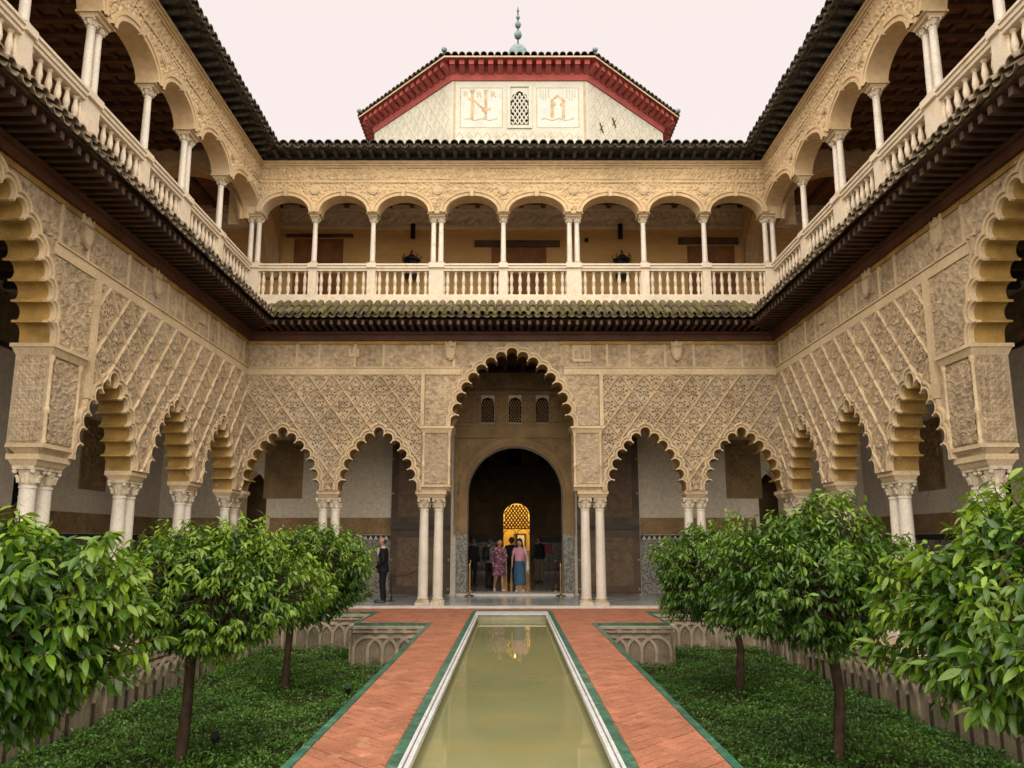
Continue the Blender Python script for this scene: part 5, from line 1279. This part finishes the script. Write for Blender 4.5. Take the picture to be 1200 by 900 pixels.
    for k in range(7):
        a = 2 * PI * k / 7 + g.uniform(-.3, .3); e = c + np.array([math.cos(a) * rx * .55, math.sin(a) * rx * .55, g.uniform(-.2, .45) * rz]); mids.append(e)
        mm = (base + e) / 2 + np.array([0, 0, -.06]) + g.normal(size=3) * .04
        MB().tube([base, mm, e], [.042, .03, .018], 6).obj('limb', 'bark', t, smooth=60)
    mids = np.array(mids)
    for a, b in stems:
        j = np.argmin(np.linalg.norm(mids - a, axis=1)); br.tube([mids[j], (mids[j] + a) / 2 + g.normal(size=3) * .03, a, b], [.012, .008, .005, .003], 4)
    br.obj('twigs', 'bark', t, kind='stuff', fix=False)
tree(-3.95, 5.55, 1.06, 1.23, .93, -4.0, 700, .138, 'large-leaved orange tree in the guard-side garden, farthest from the guard', 290, 11, .06)
tree(-4.05, 9.55, 1.08, 1.31, .90, -3.84, 760, .116, 'orange tree standing between two others in the guard-side sunken garden', 0, 12, .12)
tree(-4.10, 13.95, 1.08, 1.15, 1.02, -3.72, 640, .112, 'orange tree beside the suited guard at the arcade end of the garden', 0, 13, .0)
tree(4.15, 5.45, 1.13, 1.33, .98, 4.12, 760, .142, 'pale large-leaved orange tree opposite the guard-side garden, overhanging its arched wall', 290, 14, .10)
tree(3.95, 9.55, 1.20, 1.32, .98, 3.74, 780, .114, 'dark dense orange tree in the middle of the garden without the guard', 0, 15, -.08)
tree(4.02, 13.75, 1.06, 1.26, 1.0, 3.72, 640, .112, 'orange tree at the arcade end of the garden without the guard', 0, 16, -.05)

# ------------------------------------------------------------------ ground cover
def cover(sx, label, n, tint0):
    g = np.random.default_rng(21 + sx)
    X = g.uniform(PX + .02, GX - .08, n); Y = 6.5 + (GY - .08 - 6.5) * g.random(n) ** 1.25
    ok = ~((X < NX + .08) & (Y > GN - .08)); X, Y = X[ok], Y[ok]; n = len(X)
    H_ = .05 + .07 * (np.sin(X * 3.1 + Y * 1.3) * np.sin(Y * 2.7 - X) * .5 + .5) + .04 * np.sin(X * 9 + 2 * np.sin(Y * 7))
    Z = GARDEN_Z + np.maximum(.012, H_ * (.35 + .75 * g.random(n)))
    patch = np.sin(X * 1.9 + 1.3 * np.sin(Y * 1.1)) * np.sin(Y * 1.6 + X * .7)
    Z += np.where(g.random(n) < .25, np.maximum(0, patch) * .09 * g.random(n), 0); drop = (patch < -.55) & (g.random(n) < .55); Z = np.where(drop, GARDEN_Z - .05, Z)
    sz = g.uniform(.026, .062, n); az = g.uniform(0, 6.28, n); tilt = g.normal(.35, .45, n)
    Dv = np.stack([np.cos(az) * np.cos(tilt), np.sin(az) * np.cos(tilt), np.sin(tilt)], -1); up = np.tile([0, 0, 1.], (n, 1)) + g.normal(size=(n, 3)) * .35
    Dv, Sd, Nn = frames(Dv, up); P = np.stack([sx * X, Y, Z], -1)
    q = np.array([(0, 0, 0), (.5, .28, .05), (1, 0, -.1), (.5, -.28, .05)])
    V = P[:, None, :] + sz[:, None, None] * (q[None, :, 0:1] * Dv[:, None, :] + q[None, :, 1:2] * Sd[:, None, :] + q[None, :, 2:3] * Nn[:, None, :])
    me = bpy.data.meshes.new('ground_cover'); V = V.reshape(-1, 3); me.vertices.add(len(V)); me.vertices.foreach_set('co', V.ravel().astype(np.float32))
    me.loops.add(4 * n); me.loops.foreach_set('vertex_index', np.arange(4 * n, dtype=np.int32)); me.polygons.add(n)
    me.polygons.foreach_set('loop_start', (np.arange(n) * 4).astype(np.int32)); me.polygons.foreach_set('loop_total', np.full(n, 4, np.int32)); me.update(); me.validate()
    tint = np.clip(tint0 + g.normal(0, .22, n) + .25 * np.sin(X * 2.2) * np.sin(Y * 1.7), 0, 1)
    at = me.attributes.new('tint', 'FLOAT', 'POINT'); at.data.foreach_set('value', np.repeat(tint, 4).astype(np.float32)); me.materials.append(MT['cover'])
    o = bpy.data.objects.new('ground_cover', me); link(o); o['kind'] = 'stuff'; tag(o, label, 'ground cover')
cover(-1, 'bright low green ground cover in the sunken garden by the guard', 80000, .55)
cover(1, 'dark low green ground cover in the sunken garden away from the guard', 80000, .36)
for x, y, q in ((-3.75, 9.9, 'close to the middle tree\'s trunk'), (-2.75, 13.0, 'close to the paved path')):
    t = thing('garden_spotlight', 'small black garden spotlight in the bright ground cover ' + q, 'spotlight', (x, y, GARDEN_Z), 0, 'spotlights in the ground cover')
    MB().lathe([(.012, 0), (.012, .14)], n=6).obj('spike', 'black', t); MB().lathe([(.05, 0), (.055, .10), (.05, .11)], n=10).obj('housing', 'black', t, loc=(0, 0, .15), rot=(.6, 0, 0))

# ------------------------------------------------------------------ people
def capsule(m, p0, p1, r0, r1, n=10):
    p0, p1 = Vector(p0), Vector(p1); d = p1 - p0
    if d.length < 1e-5: d = Vector((0, 0, 1e-4))
    u = d.normalized(); pts, rad = [], []
    for a in (1.0, .87, .5): pts.append(p0 - u * r0 * a); rad.append(max(r0 * math.sqrt(max(0, 1 - a * a)), .002))
    pts += [p0, p1]; rad += [r0, r1]
    for a in (.5, .87, 1.0): pts.append(p1 + u * r1 * a); rad.append(max(r1 * math.sqrt(max(0, 1 - a * a)), .002))
    m.tube(pts, rad, n)
def loft(m, rings, n=16):      # rings: (z, rx, ry, cx, cy)
    v = [(cx + rx * math.cos(2 * PI * i / n), cy + ry * math.sin(2 * PI * i / n), z) for z, rx, ry, cx, cy in rings for i in range(n)]
    f = [(j * n + i, j * n + (i + 1) % n, (j + 1) * n + (i + 1) % n, (j + 1) * n + i) for j in range(len(rings) - 1) for i in range(n)]
    f += [tuple(range(n))[::-1], tuple(range((len(rings) - 1) * n, len(rings) * n))]
    m.add(v, f)
def fuse(name, m, mat, parent, voxel=.012, smooth=3):
    """one continuous skin over overlapping shapes"""
    me = raw_mesh(name, m.v, m.f, None, None, True, 1); o = bpy.data.objects.new(name, me); link(o)
    md = o.modifiers.new('r', 'REMESH'); md.mode = 'VOXEL'; md.voxel_size = voxel
    if smooth: ms = o.modifiers.new('s', 'SMOOTH'); ms.iterations = smooth; ms.factor = .5
    bpy.context.view_layer.update()
    me2 = bpy.data.meshes.new_from_object(o.evaluated_get(bpy.context.evaluated_depsgraph_get())); bpy.data.objects.remove(o)
    me2.name = name; me2.materials.clear(); me2.materials.append(MT[mat]); me2.shade_smooth()
    o2 = bpy.data.objects.new(name, me2); link(o2, parent); return o2
def hand(m, w, d, side):
    """palm, four unequal bent fingers and a thumb; w wrist, d direction"""
    w = Vector(w); d = Vector(d).normalized(); s = Vector((0, 1, 0)).cross(d).normalized() if abs(d.y) < .9 else Vector((1, 0, 0)); fwd = s.cross(d).normalized()
    if fwd.y > 0: fwd = -fwd
    capsule(m, w, w + d * .07, .024, .030, 8)
    for k, L in enumerate((.065, .078, .074, .056)):
        b = w + d * .085 + fwd * (.030 - k * .020); e = b + d * L * .55 ; e2 = e + d * L * .4 - s * side * .015
        capsule(m, b, e, .0095, .009, 6); capsule(m, e, e2, .009, .0075, 6)
    b = w + d * .03 + fwd * .028; e = b + d * .035 + fwd * .022; capsule(m, b, e, .011, .010, 6); capsule(m, e, e + d * .028, .0095, .008, 6)
def skeleton(P, female=True, vox=.010, fingers=True):
    m = MB(); sw = .165 if female else .19
    capsule(m, (0, 0, P['hip'] + .02), (0, -.005, P['hip'] + .2), .125, .115, 14); capsule(m, (0, -.005, P['hip'] + .2), (0, 0, P['sho'] - .10), .112, .125, 14)
    capsule(m, (-sw * .75, .0, P['sho'] - .02), (sw * .75, 0, P['sho'] - .02), .06, .06)
    for sd in (-1, 1):
        e, wr, hd = P['arm'][sd]; capsule(m, (sd * sw, 0, P['sho'] - .03), e, .050, .040); capsule(m, e, wr, .040, .026)
        if fingers: hand(m, wr, hd, sd)
        else: capsule(m, wr, Vector(wr) + Vector(hd).normalized() * .12, .03, .022, 8)
        k, an, toe = P['leg'][sd]; capsule(m, (sd * .085, 0, P['hip']), k, .085, .055); capsule(m, k, an, .054, .036); capsule(m, an, toe, .038, .028)
    hz = P['head']; yaw, pitch = P.get('look', (0, 0)); hx, hy = P.get('hxy', (0, -.015))
    capsule(m, (0, .01, P['sho'] - .02), (hx * .7, hy + .01, hz - .09), .052, .048)
    h = MB(); h.sphere((0, 0, 0), .092, 14, 10, 1.24); capsule(h, (0, -.03, -.055), (0, -.045, -.09), .05, .032)       # skull, jaw
    capsule(h, (0, -.088, .012), (0, -.108, -.022), .011, .016, 6)                                                       # nose
    for q in (-1, 1):
        capsule(h, (q * .034, -.083, .018), (q * .036, -.083, .018), .012, .012, 6)                                     # eyes
        capsule(h, (q * .090, .01, .015), (q * .092, .018, -.025), .016, .011, 6)                                       # ears
    capsule(h, (-.022, -.086, -.052), (.022, -.086, -.052), .009, .009, 6)                                               # mouth
    Mx = Matrix.Translation((hx, hy, hz)) @ Matrix.Rotation(yaw, 4, 'Z') @ Matrix.Rotation(pitch, 4, 'X')
    m.add([Mx @ Vector(v) for v in h.v], h.f); return m, Mx
def part_on(Mx, builder):
    h = MB(); builder(h); m = MB(); m.add([Mx @ Vector(v) for v in h.v], h.f); return m
def shoe(name, mat, t, an, toe, r=.043):
    m = MB(); an, toe = Vector(an), Vector(toe); capsule(m, (an.x, an.y + .02, max(r, toe.z)), (toe.x, toe.y - .02, toe.z + .004), r, r * .86)
    m.box(min(an.x, toe.x) - r * .9, max(an.x, toe.x) + r * .9, toe.y - .05, an.y + .055, toe.z - .028, toe.z - .008)
    return fuse(name, m, mat, t, .012, 2)
A0 = lambda s: ((s * .235, .03, 1.10), (s * .25, -.06, .87), (0, -.15, -1))
L0 = lambda s: ((s * .095, -.02, .49), (s * .095, .02, .085), (s * .11, -.13, .035))

def guard():
    t = thing('person', 'person in black suit and white shirt standing side-on by the open door leaf', 'person', (-3.62, 21.15, 0), -PI / 2)
    P = dict(hip=.93, sho=1.47, head=1.675, hxy=(0, -.035), look=(.1, .06), arm={s: ((s * .25, .03, 1.16), (s * .16, -.17, .95), (-s * .5, -.6, -.6)) for s in (-1, 1)},
             leg={s: ((s * .095, -.01, .51), (s * .095, .03, .085), (s * .115, -.15, .035)) for s in (-1, 1)})
    m, Mx = skeleton(P, False, .010); fuse('body', m, 'skin', t, .0085, 2)
    j = MB(); loft(j, [(.83, .205, .165, 0, .01), (.95, .198, .16, 0, .0), (1.12, .192, .15, 0, -.01), (1.3, .215, .15, 0, .0), (1.42, .20, .12, 0, .01), (1.50, .10, .085, 0, .015)])
    for s in (-1, 1): e, wr, _ = P['arm'][s]; capsule(j, (s * .195, .01, 1.42), e, .078, .062); capsule(j, e, Vector(e).lerp(Vector(wr), .9), .062, .046)
    fuse('jacket', j, 'suit', t, .012, 3)
    tr = MB(); loft(tr, [(.80, .165, .125, 0, 0), (.98, .16, .12, 0, 0)])
    for s in (-1, 1): k, an, _ = P['leg'][s]; capsule(tr, (s * .085, 0, .88), k, .098, .078); capsule(tr, k, (an[0], an[1], .10), .078, .066)
    fuse('trousers', tr, 'suit', t, .012, 3)
    c = MB(); loft(c, [(1.44, .085, .075, 0, -.005), (1.535, .066, .066, 0, -.005)]); c.prism([(-.05, 1.50), (.05, 1.50), (0, 1.18)], -.165, -.12); fuse('shirt', c, 'shirt', t, .009, 1)
    def hair(h):
        capsule(h, (0, .045, .01), (0, .05, -.03), .078, .060); capsule(h, (-.062, .02, .0), (-.06, .03, -.03), .036, .028); capsule(h, (.062, .02, .0), (.06, .03, -.03), .036, .028)
    fuse('hair', part_on(Mx, hair), 'hair_gr', t, .010, 1)
    for s in (-1, 1): k, an, toe = P['leg'][s]; shoe('shoe', 'shoe_b', t, an, toe, .05)
    MB().box(-.13, -.06, -.158, -.15, 1.27, 1.30).obj('pocket_square', 'shirt', t)
guard()
def woman_floral():
    t = thing('person', 'person in a purple floral wrap dress and white shoes walking out of the doorway', 'person', (-.42, 25.05, .07), .12)
    P = dict(hip=.90, sho=1.38, head=1.575, hxy=(.01, -.04), look=(.25, .28), arm={-1: ((-.24, .02, 1.10), (-.21, -.10, .86), (.1, -.2, -1)), 1: ((.23, -.02, 1.11), (.17, -.18, .97), (-.5, -.6, -.2))},
             leg={-1: ((-.11, -.10, .50), (-.15, .16, .12), (-.16, .06, .035)), 1: ((.09, -.06, .49), (.10, -.10, .085), (.115, -.25, .035))})
    m, Mx = skeleton(P); fuse('body', m, 'skin', t, .0085, 2)
    d = MB(); loft(d, [(.50, .245, .21, -.01, -.01), (.56, .24, .20, -.01, -.01), (.75, .205, .175, -.005, 0), (.92, .185, .15, 0, 0), (1.06, .142, .118, 0, 0), (1.22, .165, .142, 0, -.01), (1.34, .160, .10, 0, 0), (1.41, .09, .07, 0, .01)])
    for s in (-1, 1): e, wr, _ = P['arm'][s]; capsule(d, (s * .16, 0, 1.35), e, .066, .062); capsule(d, e, Vector(e).lerp(Vector(wr), .45), .062, .066)
    fuse('dress', d, 'floral', t, .012, 2)
    def hair(h): capsule(h, (0, .025, .04), (0, .04, -.05), .100, .085); capsule(h, (-.06, .03, -.03), (-.075, .03, -.16), .045, .035); capsule(h, (.06, .03, -.03), (.075, .03, -.15), .045, .035)
    fuse('hair', part_on(Mx, hair), 'hair_br', t, .011, 2)
    for s in (-1, 1): k, an, toe = P['leg'][s]; shoe('shoe', 'shoe_w', t, an, toe)
woman_floral()
def woman_pink():
    t = thing('person', 'person in pink top and long blue skirt stepping out of the doorway', 'person', (.25, 24.60, .07), -.1)
    P = dict(hip=.90, sho=1.38, head=1.57, hxy=(.0, -.04), look=(-.1, .3), arm={-1: ((-.235, .02, 1.10), (-.245, -.03, .86), (0, -.1, -1)), 1: ((.23, .0, 1.10), (.20, -.14, 1.0), (-.5, -.7, .2))},
             leg={-1: ((-.085, -.07, .49), (-.08, -.12, .085), (-.09, -.27, .035)), 1: ((.10, .0, .49), (.12, .05, .09), (.13, -.08, .035))})
    m, Mx = skeleton(P); fuse('body', m, 'skin', t, .0085, 2)
    d = MB(); loft(d, [(.98, .165, .135, 0, 0), (1.06, .155, .125, 0, 0), (1.22, .168, .142, 0, -.01), (1.34, .160, .10, 0, 0), (1.41, .10, .08, 0, .01)])
    for s in (-1, 1): e, wr, _ = P['arm'][s]; capsule(d, (s * .155, 0, 1.35), Vector((s * .16, 0, 1.35)).lerp(Vector(e), .45), .066, .066)
    fuse('top', d, 'pink', t, .012, 2)
    k_ = MB(); loft(k_, [(.22, .195, .19, .01, -.03), (.34, .20, .185, .01, -.03), (.6, .195, .165, 0, -.02), (.85, .18, .148, 0, 0), (1.02, .148, .12, 0, 0)], 24)
    for i in range(len(k_.v)):
        x, y, z = k_.v[i]; a = math.atan2(y, x); f_ = 1 + .05 * math.sin(a * 9) * max(0, (1 - z)); k_.v[i] = (x * f_, y * f_, z)
    fuse('skirt', k_, 'skirt', t, .012, 1)
    def hair(h): capsule(h, (0, .025, .04), (0, .04, -.06), .104, .09); capsule(h, (-.065, .02, -.03), (-.085, .02, -.14), .05, .04); capsule(h, (.065, .02, -.03), (.085, .02, -.15), .05, .04)
    fuse('hair', part_on(Mx, hair), 'hair_br', t, .011, 2)
    for s in (-1, 1): k, an, toe = P['leg'][s]; shoe('shoe', 'shoe_w', t, an, toe)
    b = thing('shoulder_bag', 'white canvas bag hanging from the shoulder of the person in pink', 'bag', (.51, 24.58, .07))
    g = MB(); loft(g, [(.66, .05, .13, 0, 0), (.72, .065, .15, 0, 0), (.95, .05, .14, 0, 0), (1.02, .03, .12, 0, 0)]); fuse('pouch', g, 'bag', b, .012, 2)
    MB().tube([(0, -.1, 1.0), (-.03, -.11, 1.2), (-.09, -.04, 1.445), (-.08, .05, 1.44), (-.02, .1, 1.2), (0, .1, 1.0)], .014, 6).obj('strap', 'bag', b)
woman_pink()
def visitor(x, y, rz, h, top, bottom, label, pack=False, bare=False):
    t = thing('person', label, 'person', (x, y, .07), rz); t.scale = (h / 1.7,) * 3
    P = dict(hip=.91, sho=1.41, head=1.60, hxy=(0, -.02), look=(0, .1), arm={s: A0(s) for s in (-1, 1)}, leg={s: L0(s) for s in (-1, 1)})
    m, Mx = skeleton(P, False, .014); fuse('body', m, 'skin', t, .010, 2)
    j = MB(); loft(j, [(.86, .18, .14, 0, 0), (1.1, .17, .13, 0, 0), (1.3, .185, .135, 0, 0), (1.40, .17, .10, 0, 0), (1.455, .09, .08, 0, .01)])
    for s in (-1, 1): e, wr, _ = P['arm'][s]; capsule(j, (s * .18, 0, 1.37), e, .068, .056); capsule(j, e, Vector(e).lerp(Vector(wr), .8), .055, .044)
    fuse('jacket', j, top, t, .014, 2)
    tr = MB(); loft(tr, [(.80, .16, .12, 0, 0), (.95, .155, .115, 0, 0)])
    for s in (-1, 1): k, an, _ = P['leg'][s]; capsule(tr, (s * .085, 0, .87), k, .092, .072); capsule(tr, k, (an[0], an[1], .11), .072, .06)
    fuse('trousers', tr, bottom, t, .014, 2)
    def hair(h): capsule(h, (0, .022, .04), (0, .04, -.03), .098, .08)
    fuse('hair', part_on(Mx, hair), 'hair_br', t, .012, 2)
    for s in (-1, 1): k, an, toe = P['leg'][s]; shoe('shoe', 'shoe_b', t, an, toe)
    if pack:
        b = thing('backpack', 'black backpack worn by the visitor in grey', 'backpack', (x, y, .07), rz)
        g = MB(); loft(g, [(.98, .13, .09, 0, .2), (1.1, .15, .11, 0, .21), (1.35, .14, .09, 0, .2), (1.42, .09, .06, 0, .19)]); fuse('pack', g, 'dk_cloth', b, .014, 2)
        for s in (-1, 1): MB().tube([(s * .1, .15, 1.38), (s * .11, .02, 1.475), (s * .11, -.13, 1.36), (s * .13, -.1, 1.15), (s * .13, .12, 1.05)], .018, 6).obj('strap', 'dk_cloth', b)
visitor(-1.45, 27.6, 2.7, 1.72, 'dk_cloth', 'dk_cloth', 'dark-clothed visitor standing just inside the hall beside a brass stanchion')
visitor(-.80, 26.6, 2.5, 1.70, 'gr_cloth', 'dk_cloth', 'visitor in grey with a black backpack behind the person in floral dress', True)
visitor(-.02, 28.4, 3.0, 1.74, 'dk_cloth', 'dk_cloth', 'dark-clothed visitor seen between the two people leaving, against the lit arch')
visitor(1.12, 30.2, 3.9, 1.80, 'dk_cloth', 'khaki', 'visitor in dark jacket and khaki trousers inside the hall')

# ------------------------------------------------------------------ barrier posts, signs and small fittings
def stanchion(x, y, label, mat='brass', h=1.0):
    t = thing('stanchion', label, 'stanchion', (x, y, .0 if y < BY - .36 else .07), 0, 'barrier posts at the great doorway')
    MB().lathe([(.16, 0), (.16, .012), (.13, .03), (.04, .045), (.025, .06)], n=16).obj('foot', mat, t, smooth=40); MB().lathe([(.022, .05), (.022, h - .08), (.034, h - .075), (.034, h - .03), (.02, h)], n=10).obj('post', mat, t, smooth=40)
    return t
stanchion(-1.33, 23.55, 'brass barrier post on the marble step side nearest the guard')
stanchion(-1.40, 25.3, 'brass barrier post inside the doorway on the guard side')
stanchion(1.52, 23.55, 'brass barrier post on the marble outside the doorway, away from the guard')
r4 = stanchion(1.46, 25.2, 'barrier post with a dark red rope inside the doorway, away from the guard')
rp = thing('barrier_rope', 'dark red rope hanging down beside the inner barrier post', 'rope', (1.46, 25.13, .07))
MB().tube([(0, .045, .94), (-.01, -.01, .8), (.0, -.02, .5), (.01, -.02, .2)], .022, 7).obj('cord', 'rope', rp); MB().lathe([(.03, .14), (.03, .22)], 0.01, -.02, 8).obj('hook', 'brass', rp)
sg = thing('notice_board', 'small dark notice on a thin post inside the doorway', 'notice', (1.28, 26.2, .07))
MB().lathe([(.13, 0), (.13, .015), (.014, .03), (.014, 1.28)], n=10).obj('post', 'black', sg); MB().box(-.13, .13, -.035, -.015, 1.2, 1.5).obj('panel', 'rope', sg)
rope = thing('barrier_rope', 'thin dark rope sagging from the door leaf to the column pair by the guard', 'rope', (0, 0, 0))
MB().tube([(-3.45 + i * .1, 21.6 - i * .08, .78 - .16 * math.sin(PI * (i + 2) / 14) + i * .028) for i in range(13)], .012, 6).obj('cord', 'rope', rope); MB().lathe([(.02, 0), (.02, .78)], -3.45, 21.6, 8).obj('post', 'black', rope); MB().lathe([(.1, 0), (.1, .02), (.02, .03)], -3.45, 21.6, 10).obj('foot', 'black', rope)
em = thing('emergency_light', 'small white box light on the plaster above the brown band', 'light fitting', (-4.46, BY, 2.60)); MB().box(-.16, .16, -.07, 0, -.05, .05).obj('housing', 'white', em); MB().box(-.14, .14, -.075, -.071, -.035, .03).obj('cover', 'white', em)
sc = thing('wall_sconce', 'white plaster bowl sconce on the side arcade wall, seen under an arch', 'sconce', (-SXB, 17.2, 2.62)); MB().lathe([(.05, -.16), (.16, -.08), (.24, .06), (.25, .09)], .2, 0, 14).obj('bowl', 'white', sc, smooth=40); MB().box(0, .2, -.04, .04, -.08, .02).obj('arm', 'white', sc)
